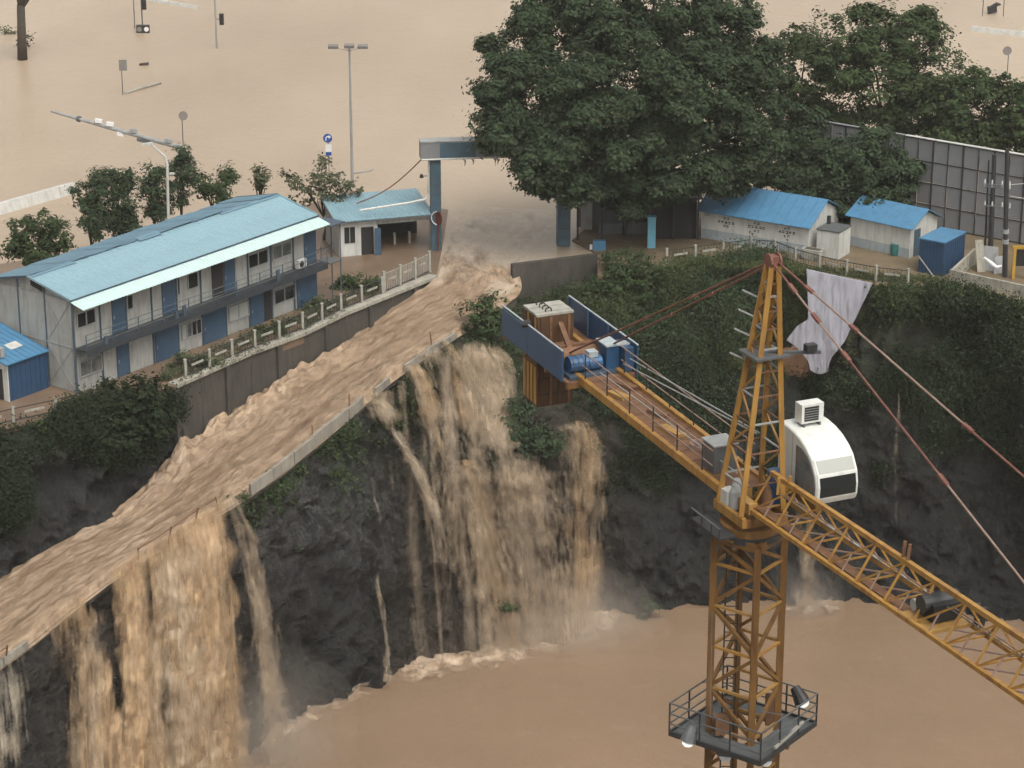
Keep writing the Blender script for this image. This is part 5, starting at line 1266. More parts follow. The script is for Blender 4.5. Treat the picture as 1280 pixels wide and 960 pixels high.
# ================================================================== waterfalls: lumpy sheets hugging the pit wall
_flat = CLX.reshape(-1, 3); _fpx, _fpy = CPX.reshape(-1), CPY.reshape(-1)
_key = {}
for _i in range(0, len(_fpx), 3):
    _k = (int(_fpx[_i] // 12), int(_fpy[_i] // 12)); _y = _flat[_i, 1]
    if _k not in _key or _y < _key[_k]: _key[_k] = _y
def face_y(px, py):
    """depth of the nearest rock at a photo pixel"""
    k = (int(px // 12), int(py // 12)); best = None
    for r in range(0, 12):
        for dx in range(-r, r + 1):
            for dy in range(-r, r + 1):
                if max(abs(dx), abs(dy)) != r: continue
                v = _key.get((k[0] + dx, k[1] + dy))
                if v is not None: best = v if best is None else min(best, v)
        if best is not None: return best
    return 160.0
def sheet(L, Rr, off, nu, nv, seed, lump=.35, throw=.6, jitter=1.0, top_y=None):
    """grid (nv down, nu across) between two photo polylines, lying `off` metres in front of the rock"""
    la = lerp_poly([(*p, 0) for p in L], nv); ra = lerp_poly([(*p, 0) for p in Rr], nv)
    f = np.linspace(0, 1, nu)[None]
    px = la[:, :1] * (1 - f) + ra[:, :1] * f; py = la[:, 1:2] * (1 - f) + ra[:, 1:2] * f
    px = px + jitter * 3.0 * fbm(f * nu * .15 + seed, np.linspace(0, 3, nv)[:, None] + 0 * f, 0 * px, 3)
    si, sj = max(1, nv // 22), max(1, nu // 14); ii = np.unique(np.r_[np.arange(0, nv, si), nv - 1]); jj = np.unique(np.r_[np.arange(0, nu, sj), nu - 1])
    yy = np.array([[face_y(px[i, j], py[i, j]) for j in jj] for i in ii])
    yy = np.minimum.accumulate(yy, axis=0)
    ker = np.ones(3) / 3
    for a in range(2):
        pad = np.pad(yy, ((1, 1), (1, 1)), mode='edge'); yy = (pad[1:-1, 1:-1] + pad[:-2, 1:-1] + pad[2:, 1:-1] + pad[1:-1, :-2] + pad[1:-1, 2:]) / 5
    yi = np.stack([np.interp(np.arange(nu), jj, r) for r in yy]); yi = np.stack([np.interp(np.arange(nv), ii, yi[:, k]) for k in range(nu)], 1)
    tt = np.linspace(0, 1, nv)[:, None]
    yi = yi - off - throw * np.sqrt(tt)
    lum = (fbm(px * .055 + seed * 3.1, py * .022 + seed, 0 * px, 3) * .7 + np.abs(fbm(px * .085 + seed, py * .028 - seed, 0 * px, 3)) * .7) * lump * np.clip(tt * 6, .1, 1)
    yi = yi - lum
    u = (px - 640) / FPX; v = (480 - py) / FPX; d1 = _c + v * _s; d2 = -_s + v * _c; t = yi / d1
    X = np.stack([t * u, yi, CAMH + t * d2], -1)
    return X, px, py, f + 0 * px, tt + 0 * px
def falls(name, label, mat, L, Rr, off=.4, nu=40, nv=90, layers=2, dens=.55, edge=.16, lump=.35, throw=.6, seed=1, fade_top=.03, fade_bot=.0, extra=None, jitter=1.0, cols=.27):
    Xs, ds, uvs = [], [], []
    me_l = []
    for l in range(layers):
        X, px, py, f, t = sheet(L, Rr, off + .28 * l, nu, nv, seed + l * 7.7, lump, throw, jitter)
        K_ = max(2.0, nu / 7.0); d = np.full(f.shape, dens - .04 * l) + cols * fbm(f * K_ + seed + .35 * fbm(t * 2.5, f * 3, 0 * f + l, 2), t * .55 + l * 1.3, 0 * f, 3)
        fw = f + .16 * fbm(t * 7 + seed * 1.7 + l, f * 1.5, 0 * f, 3) * np.sin(math.pi * f) ** .5; e = np.clip(np.minimum(fw, 1 - fw) / edge - .15, 0, 1); e = e * e * (3 - 2 * e); d = d * (.35 + .65 * e) - (1 - e) * .22
        if fade_top: d = d - np.clip(1 - t / fade_top, 0, 1) * .25
        if fade_bot: d = d - np.clip((t - (1 - fade_bot)) / fade_bot, 0, 1) * .4
        if extra is not None: d = d + extra(px, py)
        W_ = np.linalg.norm(X[:, -1] - X[:, 0], axis=1).mean(); H_ = np.linalg.norm(X[-1] - X[0], axis=1).mean()
        uv = np.stack([f * W_ + l * 13.7 + seed, t * H_ + l * 5.1], -1)
        me_l.append((X, d, uv))
    # a wider, thinner outer veil of drops
    cx = [((a[0] + b[0]) / 2, (b[0] - a[0]) / 2, a[1], b[1]) for a, b in zip(L, Rr)]
    L2 = [(c - h * 1.35 - 2, y0) for c, h, y0, y1 in cx]; R2 = [(c + h * 1.35 + 2, y1) for c, h, y0, y1 in cx]
    X, px, py, f, t = sheet(L2, R2, off + .28 * layers, nu, nv, seed + 41, lump, throw, jitter)
    e = np.clip(np.minimum(f, 1 - f) / .42, 0, 1); e = e * e * (3 - 2 * e)
    d = (dens - .10) * e - (1 - e) * .12 + .18 * fbm(f * 6 + seed, t * 2, 0 * f, 3) * e - np.clip(1 - t / .12, 0, 1) * .35
    if fade_bot: d = d - np.clip((t - (1 - fade_bot)) / fade_bot, 0, 1) * .4
    if extra is not None: d = d + .5 * extra(px, py)
    me_l.append((X, d, np.stack([f * W_ * 1.35 + 71 + seed, t * H_], -1)))
    first = None
    for l, (X, d, uv) in enumerate(me_l):
        o = put(name if l == 0 else 'spray_layer', grid_mesh(name, X, mat if l < layers else 'fall_spray', {'dens': d}, uv), first)
        if l == 0: first = o; tag(o, label, 'waterfall', kind='structure')
    return first
# big left fall: top edge follows the rim of the ramp
def gap(x0, y0, rx, ry, a): return lambda px, py: a * np.exp(-((px - x0) / rx) ** 2 - ((py - y0) / ry) ** 2)
gsum = lambda *g: (lambda px, py: sum(k(px, py) for k in g))
def rim_y(px): return float(np.interp(px, [p[0] for p in OUT_PX], [p[1] for p in OUT_PX]))
NV = 9
def column(x0, drift, y1): 
    y0 = rim_y(x0) - 10; return [(x0 + drift * math.sqrt(k / (NV - 1)) , y0 + (y1 - y0) * k / (NV - 1)) for k in range(NV)]
falls('waterfall', 'widest ochre waterfall pouring over the ramp edge into the pit', 'fall_brown', column(128, 0, 1090), column(291, 44, 1060), .6, 92, 160, 2, .74, .14, .5, 1.1, 3, cols=.22,
      extra=gsum(gap(207, 870, 9, 60, -.4), gap(186, 735, 12, 55, -.22), gap(268, 820, 22, 300, .16), gap(160, 900, 26, 160, .14), gap(215, 690, 14, 40, -.1), gap(250, 660, 20, 30, .1)))
falls('waterfall', 'thinner ochre waterfall beside the widest fall, lower on the ramp', 'fall_brown', column(38, 26, 1100), column(150, 6, 1090), .5, 70, 140, 2, .62, .25, .45, 1.0, 11, cols=.24,
      extra=gsum(gap(70, 880, 30, 110, -.25), gap(120, 780, 22, 70, .12), gap(135, 930, 30, 120, .12)))
falls('waterfall', 'thin grey water veil beside the widest fall, higher on the ramp', 'fall_veil', column(276, 26, 1000), column(300, 96, 960), .7, 36, 110, 2, .60, .4, .3, .9, 5, cols=.2)
falls('waterfall', 'pale water arcs over the lowest visible ramp edge', 'fall_pale', column(-60, 30, 1150), column(60, 30, 1080), .3, 40, 90, 2, .40, .2, .4, 1.0, 9, extra=gsum(gap(20, 870, 20, 30, .18), gap(10, 930, 15, 20, .2)))
# middle group
falls('waterfall', 'very broad thin water veil over the rock from the ramp edge to the pit water', 'fall_veil', [(462 + 34 * k / 8, 488 + (868 - 488) * k / 8) for k in range(9)], [(640 + 30 * (k / 8), 412 + (832 - 412) * k / 8) for k in range(9)], .35, 90, 110, 1, .50, .14, .3, .6, 77, cols=.40)
def strip(c, w): 
    L, Rr = [], []
    for (x, y), ww in zip(c, w): L.append((x - ww / 2, y)); Rr.append((x + ww / 2, y))
    return L, Rr
mids = [
 ('broad muddy curtain spilling from the ramp head onto the ledge', 'fall_veil', [(555, 432), (565, 450), (580, 490), (592, 540), (600, 590)], [105, 125, 136, 142, 146], .66),
 ('broad thin curtain falling from the ledge to the pit water', 'fall_veil', [(655, 565), (660, 620), (668, 680), (674, 740), (680, 828)], [135, 155, 158, 164, 172], .66),
 ('short cream cascade tumbling off the ramp kerb onto the ledge', 'fall_pale', [(474, 484), (472, 500), (478, 520), (486, 542)], [34, 44, 46, 44], .68),
 ('slender cream fall running down the rock from the ramp kerb', 'fall_pale', [(490, 535), (508, 562), (525, 590), (540, 630), (552, 690), (558, 740)], [16, 24, 26, 30, 36, 40], .54),
 ('cream fall leaping from the broken guard rail', 'fall_brown', [(512, 452), (520, 464), (530, 490), (538, 530), (545, 580)], [20, 34, 42, 50, 60], .62),
 ('narrow ochre fall below the ramp head beside the rim shrub', 'fall_brown', [(556, 424), (566, 440), (577, 480), (584, 530), (588, 580)], [26, 34, 36, 38, 40], .58),
 ('broad muddy fall under the rim shrub', 'fall_veil', [(600, 425), (607, 450), (615, 500), (620, 550), (620, 580)], [52, 70, 80, 86, 90], .66),
 ('tall ochre fall plunging from the ledge into the pit water', 'fall_brown', [(578, 574), (590, 590), (600, 640), (611, 700), (622, 760), (632, 834)], [44, 40, 46, 52, 62, 74], .60),
 ('wide brown water curtain below the ledge bushes', 'fall_veil', [(650, 575), (652, 620), (660, 680), (668, 740), (674, 826)], [110, 112, 112, 116, 124], .58),
 ('ochre fall rolling over the ledge below the counter jib', 'fall_brown', [(722, 524), (726, 540), (728, 600), (728, 660), (726, 720), (722, 806)], [52, 70, 72, 76, 82, 92], .60),
 ('thin white trickle high on the dark rock', 'fall_pale', [(459, 578), (466, 610), (474, 650), (480, 700)], [7, 9, 10, 12], .44),
 ('thin white trickle low on the dark rock above the pit water', 'fall_pale', [(470, 716), (477, 760), (484, 810), (488, 852)], [7, 10, 14, 20], .52),
 ('faint veil of water on the pit wall behind the mast', 'fall_veil', [(1002, 600), (1003, 650), (1005, 700), (1008, 758)], [16, 24, 34, 46], .55),
 ('long thin trickle down the dark pit wall beyond the cab', 'fall_veil', [(1122, 480), (1121, 560), (1120, 640), (1122, 700)], [8, 10, 12, 14], .40),
]
for i, (lab, mt, c, w, dn_) in enumerate(mids):
    w = [k * 1.35 + 3 for k in w]; L, Rr = strip(c, w); wide = max(w)
    falls('waterfall', lab, mt, L, Rr, .25, max(8, int(wide / 2.2)), 70, 1 if lab.startswith('broad') else 2, dn_ + .03, .46, .3 if wide > 30 else .12, .5, 20 + i * 3, .05, .0 if c[-1][1] > 740 else .35, None, 1.0, .26)
# froth where the ramp water breaks over the edge and the ledge
# foam on the pit water along the foot of the falls
def foam_patch(pts_near, pts_far, dens, seed, label):
    nu, nv = 120, 34
    a = lerp_poly([(*p, 0) for p in pts_far], nu); b = lerp_poly([(*p, 0) for p in pts_near], nu); v = np.linspace(0, 1, nv)[None, :, None]
    G = a[:, None] * (1 - v) + b[:, None] * v
    px, py = G[..., 0], G[..., 1]; vv = (480 - py) / FPX; d2 = -_s + vv * _c; t = (ZW + .03 - CAMH) / d2
    X = np.stack([t * (px - 640) / FPX, t * (_c + vv * _s), np.full(px.shape, ZW + .04)], -1)
    hb_ = np.abs(fbm(X[..., 0] * .9 + seed, X[..., 1] * .9, 0 * px, 4)) * .35; f = np.linspace(0, 1, nu)[:, None] + 0 * px; vq = v[..., 0] + 0 * px
    e = np.clip(np.minimum(f, 1 - f) / .12, 0, 1) * np.clip((1 - vq) / .6, 0, 1)
    X[..., 2] += hb_ * e
    d = dens * e + (e - 1) * .1
    tag(put('foam', grid_mesh('foam', X, 'foam', {'dens': d}, np.stack([X[..., 0], X[..., 1]], -1))), label, 'foam', kind='structure')
foam_patch([(470, 885), (560, 868), (640, 862), (710, 838), (800, 798)], [(470, 842), (560, 806), (640, 780), (710, 764), (800, 750)], .74, 2, 'pale churned foam at the foot of the middle falls')
foam_patch([(250, 1010), (330, 968), (420, 915), (480, 888)], [(250, 955), (330, 912), (420, 866), (480, 840)], .52, 5, 'thin foam line along the foot of the dark rock')
foam_patch([(975, 792), (1010, 796), (1060, 790)], [(975, 745), (1010, 745), (1060, 748)], .5, 8, 'small foam patch behind the crane mast')
# spray hanging in the air: soft volumes
def mist(px, py, z, rx, ry, rz, dens, label):
    """one spray cloud: nested closed shells of evenly thin air, so that it thins outwards"""
    m = bpy.data.materials.new('spray_air'); m.use_nodes = True; nt = m.node_tree; nt.nodes.clear()
    pv = nt.nodes.new('ShaderNodeVolumePrincipled'); pv.inputs['Color'].default_value = (.93, .87, .80, 1); pv.inputs['Density'].default_value = dens; pv.inputs['Anisotropy'].default_value = .2
    out = nt.nodes.new('ShaderNodeOutputMaterial'); nt.links.new(pv.outputs[0], out.inputs['Volume'])
    c = P(px, py, z); root = None
    for k in (1.0, .86, .72, .58, .44):
        b = MB(); rows = []
        for i in range(17):
            th = math.pi * i / 16; rows.append([])
            for j in range(33):
                ph = 2 * math.pi * (j % 32) / 32; p = V(math.sin(th) * math.cos(ph), math.sin(th) * math.sin(ph), math.cos(th))
                w = k * (1 + .22 * float(fbm(np.array([p.x * 1.6 + px]), np.array([p.y * 1.6]), np.array([p.z * 1.6 + k * 3]), 3)[0])); rows[-1].append(c + V(p.x * rx * w, p.y * ry * w, p.z * rz * w))
        b.grid(rows[::-1]); o = put('spray_mist' if root is None else 'inner_mist', b.mesh('spray_mist', m, True), root)
        if root is None: root = o; tag(o, label, 'mist', kind='stuff')
mist(680, 800, ZW, 9, 4.5, 5.0, .03, 'pale spray mist hanging over the foot of the middle falls')
mist(1008, 765, ZW, 3.0, 2.5, 4, .03, 'small spray cloud behind the crane mast')
mist(330, 960, ZW, 6.0, 3.5, 8, .02, 'spray drifting at the foot of the dark rock beside the widest fall')
# ================================================================== trees and plants
def crown_points(lobes, clump_density, per, cr, shell=.35, flat=.7):
    """lobes: (centre, (rx,ry,rz)); returns leaf centres, normals, clump tone"""
    C, N, T_ = [], [], []
    for c, r in lobes:
        n = max(6, int(clump_density * (r[0] * r[1] + r[1] * r[2] + r[0] * r[2])))
        d = rng.normal(size=(n, 3)); d /= np.linalg.norm(d, axis=1, keepdims=True)
        rad = (1 - shell * rng.random(n) ** 1.6) * (1 + .10 * rng.normal(size=n))
        q0 = np.array(c) + d * np.array(r); rad = rad * (1 + .20 * fbm(q0[:, 0] * .5, q0[:, 1] * .5, q0[:, 2] * .5, 2)); p = np.array(c) + d * np.array(r) * rad[:, None]
        k = rng.integers(int(per * .5), int(per * 1.4), n); tone = rng.random(n)
        idx = np.repeat(np.arange(n), k); m = len(idx)
        scl = (cr * (.6 + .8 * rng.random(n)))[idx][:, None]
        off = rng.normal(size=(m, 3)) * scl * np.array([1, 1, flat]) * .55
        C.append(p[idx] + off); nn = d[idx] * .5 + off / (scl + 1e-6) * .5 + rng.normal(size=(m, 3)) * .35 + np.array([0, 0, .75]); N.append(nn); T_.append(tone[idx])
    return np.concatenate(C), np.concatenate(N), np.concatenate(T_)
def tree(name, label, base, lobes, mat, leaf=.3, dens=2.2, per=26, cr=.55, trunk=.3, group=None, cat='tree', aspect=.55, shell=.35, limbs=6, gaps=0.0, tufts=0, tuft_d=2.2):
    t = thing(name, base, label, cat, group)
    if tufts:
        extra_l = []
        for c, r in lobes:
            for _ in range(tufts):
                d = rng.normal(size=3); d[1] = -abs(d[1]) if rng.random() < .75 else d[1]; d /= np.linalg.norm(d); k = rng.uniform(.22, .42)
                extra_l.append((tuple(np.array(c) + d * np.array(r) * rng.uniform(.85, 1.08)), (r[0] * k * 1.15, r[1] * k, r[2] * k * .75)))
        C, N, tone = crown_points(lobes, dens * .55, per, cr, .7); C2, N2, t2 = crown_points(extra_l, dens * tuft_d, per, cr * .6, .8)
        C, N, tone = np.concatenate([C, C2]), np.concatenate([N, N2]), np.concatenate([tone, t2])
    else: C, N, tone = crown_points(lobes, dens, per, cr, shell)
    if gaps:
        g = fbm(C[:, 0] * .45, C[:, 1] * .45, C[:, 2] * .6, 2); keep = g > -gaps; C, N, tone = C[keep], N[keep], tone[keep]
    put('crown', leaf_mesh('crown', C, N, leaf, mat, aspect, tone), t)
    cc = sum((Vector(l[0]) for l in lobes), V(0, 0, 0)) / len(lobes); m = MB(); b = Vector(base)
    fork = b.lerp(V(cc.x, cc.y, cc.z), .45)
    m.tube([b - V(0, 0, .4), b + V(0, 0, .3), b.lerp(fork, .5) + V(random.uniform(-.2, .2), 0, 0), fork], [trunk * 1.35, trunk * 1.05, trunk * .9, trunk * .75], 8)
    put('trunk', m.mesh('trunk', 'bark', True), t)
    m = MB()
    for k in range(min(limbs, 40)):
        l = lobes[k % len(lobes)]; e = Vector(l[0]) + V(random.uniform(-.5, .5) * l[1][0], random.uniform(-.5, .5) * l[1][1], random.uniform(-.1, .6) * l[1][2])
        md_ = fork.lerp(e, .5) + V(random.uniform(-.3, .3), random.uniform(-.3, .3), .3); m.tube([fork - V(0, 0, .15), md_, e], [trunk * .55, trunk * .32, trunk * .1], 6)
    if limbs: put('limbs', m.mesh('limbs', 'bark', True), t)
    return t
def lobe(px, py, rx, ry, y, ddep=0.0, rdep=None):
    c = PD(px, py, y + ddep); s = scale_at(c); return (tuple(c), (rx / s, (rdep if rdep else min(rx, ry) / s), ry / s))
# ---- big banyan over the gate
yb_ = P(800, 292, 0).y - 1.0
BL_ = [(632, 92, 38, 54, -3), (626, 150, 34, 44, -6), (672, 50, 46, 56, 0), (690, 130, 60, 70, -6), (742, 15, 62, 66, 1), (770, 95, 76, 76, -3), (836, 22, 70, 66, 1), (905, 45, 52, 68, 1), (945, 100, 42, 52, 1),
       (862, 118, 74, 72, -3), (930, 170, 46, 54, -1), (690, 190, 54, 46, -6), (668, 205, 30, 30, -7), (770, 185, 74, 56, -4), (845, 200, 66, 44, -3), (790, 235, 56, 26, -3), (712, 228, 36, 24, -5), (900, 215, 44, 32, -1)]
tree('banyan_tree', 'huge dense dark green tree overhanging the site gate', P(805, 285, ZT), [lobe(a, b, c * .92, d * .92, yb_, e, max(2.5, c / 17 * .8)) for a, b, c, d, e in BL_], 'leaf_dark', .29, 5.2, 84, .66, .8, None, shell=.55, limbs=18, aspect=.6, tufts=9)
# ---- loose trees behind the hoarding
def back_tree(label, basepx, lobes_, mat, **kw):
    b = P(*basepx, 0); tree('street_tree', label, b, [lobe(x, y, rx, ry, b.y, dd_, rx / 15 * .7) for x, y, rx, ry, dd_ in lobes_], mat, **kw)
back_tree('broad loose green tree behind the middle of the grey hoarding', (1098, 192), [(1060, 60, 52, 44, 0), (1110, 40, 60, 38, 1), (1150, 62, 46, 40, 0), (1092, 100, 66, 34, -1), (1170, 105, 50, 34, 0), (1040, 110, 44, 34, 0), (1128, 138, 50, 28, 0), (1170, 150, 40, 22, 0), (1075, 145, 36, 16, 0)], 'leaf_mid', leaf=.33, dens=4.2, per=64, cr=.65, trunk=.28, limbs=12, gaps=.55, shell=.7, aspect=.6, tufts=5)
back_tree('smaller loose green tree between the banyan and the hoarding tree', (1006, 175), [(1000, 60, 34, 34, 0), (985, 105, 36, 40, 0), (1012, 135, 34, 30, 0), (978, 165, 34, 34, 0)], 'leaf_mid', leaf=.33, dens=4.2, per=64, cr=.6, trunk=.22, limbs=8, gaps=.5, shell=.7, aspect=.7)
back_tree('loose green tree behind the hoarding near the utility poles', (1222, 205), [(1190, 130, 40, 32, 0), (1228, 112, 38, 28, 0), (1255, 128, 34, 34, 1), (1215, 160, 50, 30, 0), (1262, 170, 38, 30, 0), (1190, 168, 34, 18, 0)], 'leaf_mid', leaf=.33, dens=4.2, per=64, cr=.6, trunk=.24, limbs=8, gaps=.5, shell=.7, aspect=.7)
back_tree('leafy tree at the end of the hoarding beyond the poles', (1292, 222), [(1285, 140, 26, 40, 0), (1300, 190, 30, 44, 0)], 'leaf_mid', leaf=.33, dens=4.0, per=60, cr=.5, trunk=.2, limbs=5, gaps=.5, shell=.7, aspect=.7)
b = P(1075, 288, ZT); tree('yard_tree', 'round dark green tree between the white shed and the hoarding', b, [lobe(x, y, rx, ry, b.y + .5, dd_, rx / 17 * .9) for x, y, rx, ry, dd_ in [(1080, 192, 48, 32, 0), (1040, 215, 46, 36, 0), (1108, 218, 36, 38, .5), (1080, 245, 46, 34, -1), (1098, 270, 34, 22, -1.5), (1020, 238, 30, 20, -1), (1060, 275, 30, 16, -.5)]], 'leaf_dark', .29, 5.2, 84, .55, .25, shell=.6, limbs=10, aspect=.6, tufts=6)
b = P(1000, 262, ZT); tree('yard_tree', 'dark tree filling the gap between the banyan and the white shed ridge', b, [lobe(x, y, rx, ry, b.y + .5, dd_, rx / 17 * .8) for x, y, rx, ry, dd_ in [(985, 185, 34, 36, 0), (1015, 195, 32, 34, 0), (1000, 160, 34, 30, 0), (970, 215, 34, 24, 0), (1005, 225, 34, 22, 0)]], 'leaf_dark', .29, 5.0, 80, .55, .25, shell=.6, limbs=8, aspect=.6, tufts=5)
# ---- row behind the long building
def row_tree(label, basepx, lobes_, mat='leaf_grey', kind='row_tree', **kw):
    b = P(*basepx, ZT); a = dict(leaf=.29, dens=7.0, per=56, cr=.42, trunk=.12, limbs=7, shell=.6, group=None); a.update(kw)
    tree(kind, label, b, [lobe(x, y, rx, ry, b.y, dd_, rx / 17) for x, y, rx, ry, dd_ in lobes_], mat, **a)
row_tree('low round dense green bush beside the gable end of the long roof', (45, 385), [(22, 302, 22, 24, 0), (52, 286, 28, 22, 0), (72, 294, 20, 22, 0), (45, 315, 40, 20, 0)], 'leaf_mid', 'round_bush', dens=4.0, cat='bush')
row_tree('dark slender tree with ragged fronds beside the round bush', (112, 345), [(104, 242, 16, 15, 0), (114, 264, 22, 24, 0), (122, 230, 13, 20, 0), (128, 285, 18, 16, 0)], 'leaf_dark', aspect=.4)
row_tree('dark upright twin topped tree near the middle of the long roof', (150, 335), [(146, 228, 18, 20, 0), (162, 222, 13, 15, 0), (150, 256, 27, 28, 0), (128, 222, 11, 15, 0), (160, 282, 20, 14, 0)], 'leaf_dark', aspect=.4)
row_tree('dark rounded tree close beside the curved street lamp', (192, 322), [(192, 214, 16, 15, 0), (194, 238, 20, 26, 0), (198, 264, 20, 14, 0)], 'leaf_dark', aspect=.4)
row_tree('tall dark palm like tree at the foot of the camera gantry', (228, 315), [(226, 196, 15, 17, 0), (228, 216, 20, 19, 0), (224, 240, 18, 20, 0)], 'leaf_dark', aspect=.3)
row_tree('small open tree above the ridge of the long roof', (266, 302), [(256, 228, 16, 12, 0), (285, 217, 14, 11, 0), (270, 238, 24, 13, 0)], 'leaf_mid', aspect=.4)
row_tree('tiny tree top poking over the ridge end near the guard hut', (325, 285), [(325, 216, 10, 8, 0), (326, 228, 7, 8, 0)], 'leaf_grey')
row_tree('sparse leafy tree between the long building and the guard hut', (405, 300), [(402, 202, 10, 14, 0), (380, 228, 22, 14, 0), (412, 226, 24, 16, 0), (440, 230, 16, 9, 0), (398, 246, 32, 12, 0), (360, 222, 14, 9, 0), (426, 252, 16, 14, 0)], 'leaf_grey', dens=4.0, per=24, gaps=.4, trunk=.1, limbs=12)
# ---- flooded trunk far left, drifting branches
b = P(28, 74, 0); t = thing('bare_street_tree', b, 'bare dark trunk of a street tree standing in the flood', 'tree'); tp = PD(26, 6, b.y)
MB().tube([b - V(0, 0, .3), b.lerp(tp, .5), tp], [.5, .42, .38], 10).build('trunk', 'bark', t, True)
for ex, ey in ((10, -30), (44, -32), (26, -40), (20, -26)): MB().tube([tp - V(0, 0, .3), PD((26 + ex) / 2 + 4, -8, b.y), PD(ex, ey, b.y + .5)], [.28, .2, .1], 8).build('limb', 'bark', t, True)
C, N, tone = crown_points([lobe(20, -50, 50, 22, b.y, 0, 3)], 2.2, 20, .6); put('crown', leaf_mesh('crown', C, N, .35, 'leaf_dark', .5, tone), t)
b = P(27, 57, 0); tree('drift_branches', 'clump of dark branches caught round the flooded trunk', b + V(0, -.3, 0), [lobe(24, 52, 11, 7, b.y - .3), lobe(36, 48, 6, 5, b.y - .3)], 'leaf_ivy', .3, 3, 14, .4, .06, cat='branches', limbs=5)
b = P(6, 42, 0); tree('drift_branches', 'grey green uprooted branch drifting apart from the flooded trunk', b, [lobe(4, 36, 12, 7, b.y), lobe(14, 40, 6, 3, b.y)], 'leaf_grey', .28, 2.4, 12, .4, .06, cat='branches', limbs=5)
# ---- shrubs on the terrace edge and rims
def shrub(label, px, py, z, lobes_, mat='leaf_mid', y=None, leaf=.28, dens=7.0, per=34, cr=.4, cat='shrub', gaps=0, depth=None):
    if depth is None: b = P(px, py, z)
    else: b = PD(px, py, depth)
    C = []
    tree('shrub', label, b, [lobe(x, y_, rx, ry, b.y, dd_, max(rx, ry) / 18 * .8) for x, y_, rx, ry, dd_ in lobes_], mat, leaf, dens, per, cr, .05, cat=cat, shell=.7, limbs=6, gaps=gaps)
shrub('dense dark shrub spilling over the terrace edge below the building corner', 150, 505, ZT, [(140, 492, 28, 18, 0), (165, 510, 34, 28, -.8), (185, 480, 26, 14, .3), (125, 520, 26, 20, -.6), (150, 535, 36, 26, -1.2), (195, 515, 22, 26, -.6)], 'leaf_ivy')
shrub('green bushes along the foot of the building between its doors', 240, 462, ZT, [(232, 450, 20, 11, .8), (258, 446, 18, 9, .9), (215, 462, 18, 10, .6)], 'leaf_grey', gaps=.4)
shrub('small green bush beside the white fence at the dark doorway', 325, 418, ZT, [(326, 418, 16, 10, .3), (345, 410, 9, 7, .4)], 'leaf_mid')
shrub('dry grassy plants in front of the last blue door', 385, 388, ZT, [(380, 384, 16, 9, .6), (400, 376, 12, 8, .6), (368, 396, 12, 7, .4)], 'leaf_grey', gaps=.3)
shrub('green shrubs below the stair beside the white fence', 425, 362, ZT, [(430, 352, 16, 9, .5), (452, 352, 14, 9, .3), (418, 364, 10, 6, .3), (470, 352, 10, 8, 0)], 'leaf_mid')
shrub('leafy rim shrub at the head of the waterfalls', 600, 405, -1.6, [(598, 385, 22, 18, 0), (618, 378, 18, 15, .3), (606, 408, 26, 18, -.4), (625, 400, 16, 16, 0)], 'leaf_mid', leaf=.25)
shrub('dark bushes on the ledge between the middle falls', 640, 560, -8.8, [(610, 570, 26, 16, -.6), (645, 552, 30, 22, -.6), (675, 545, 30, 18, -.6), (640, 520, 24, 22, .4), (690, 560, 16, 10, -.8), (660, 500, 16, 16, .8)], 'leaf_dark', leaf=.26)
shrub('leafy green bush behind the low concrete wall', 790, 338, 0, [(775, 325, 26, 18, 0), (800, 335, 34, 24, -.5), (770, 350, 30, 22, -1), (745, 362, 20, 16, -1), (810, 360, 26, 18, -1.2)], 'leaf_mid', leaf=.24)
shrub('small shrub on the ramp kerb above the dark rock', 378, 556, -4.6, [(378, 556, 12, 9, -.3), (392, 548, 8, 6, -.2)], 'leaf_mid')
shrub('small shrub on the ramp kerb beside the widest fall', 300, 622, -5.6, [(300, 624, 9, 10, -.3)], 'leaf_mid')
shrub('small green tuft caught on the wide water curtain', 632, 757, ZW, [(632, 757, 9, 5, -1.0)], 'leaf_mid', depth=face_y(632, 757) - 1.2)
shrub('green bush at the pit water edge beside the middle falls', 812, 768, ZW, [(812, 758, 14, 14, -.6), (806, 775, 10, 8, -.6)], 'leaf_dark')
# ---- ivy and grass on the rock: uncountable, one object each
def scatter(name, label, X, mask, n_clumps, per, cr, leaf, mat, up=.5, aspect=.55, out=.18):
    a, b = X.shape[:2]
    du = np.gradient(X, axis=0); nn = np.cross(np.gradient(X, axis=1), du); nn /= np.linalg.norm(nn, axis=2, keepdims=True) + 1e-9
    flip = nn[..., 1] > 0; nn[flip] *= -1
    area = np.linalg.norm(np.cross(np.gradient(X, axis=1), du), axis=2)
    w = (np.clip(mask, 0, None) * area).reshape(-1); w /= w.sum()
    i = rng.choice(a * b, n_clumps, p=w); p = X.reshape(-1, 3)[i]; q = nn.reshape(-1, 3)[i]
    k = rng.integers(int(per * .5), int(per * 1.5), n_clumps); idx = np.repeat(np.arange(n_clumps), k); m = len(idx)
    scl = (cr * (.5 + rng.random(n_clumps)))[idx][:, None]
    off = rng.normal(size=(m, 3)) * scl * .6; off -= q[idx] * np.minimum(0, (off * q[idx]).sum(1, keepdims=True))
    C = p[idx] + off + q[idx] * out; N = q[idx] * .7 + rng.normal(size=(m, 3)) * .5 + np.array([0, 0, up])
    return tag(put(name, leaf_mesh(name, C, N, leaf, mat, aspect, rng.random(n_clumps)[idx])), label, 'plants', kind='stuff')
tt = np.linspace(0, 1, CLX.shape[1])[None] + 0 * CPX
gn = fbm(CLX[..., 0] * .3, CLX[..., 1] * .3, CLX[..., 2] * .3, 3); gn2 = fbm(CLX[..., 0] * .12 + 4, CLX[..., 1] * .12, CLX[..., 2] * .12, 3)
vis = ((CPX > -60) & (CPX < 1360)) * 1.0
right = bell(CPX, 750, 1500, 20)
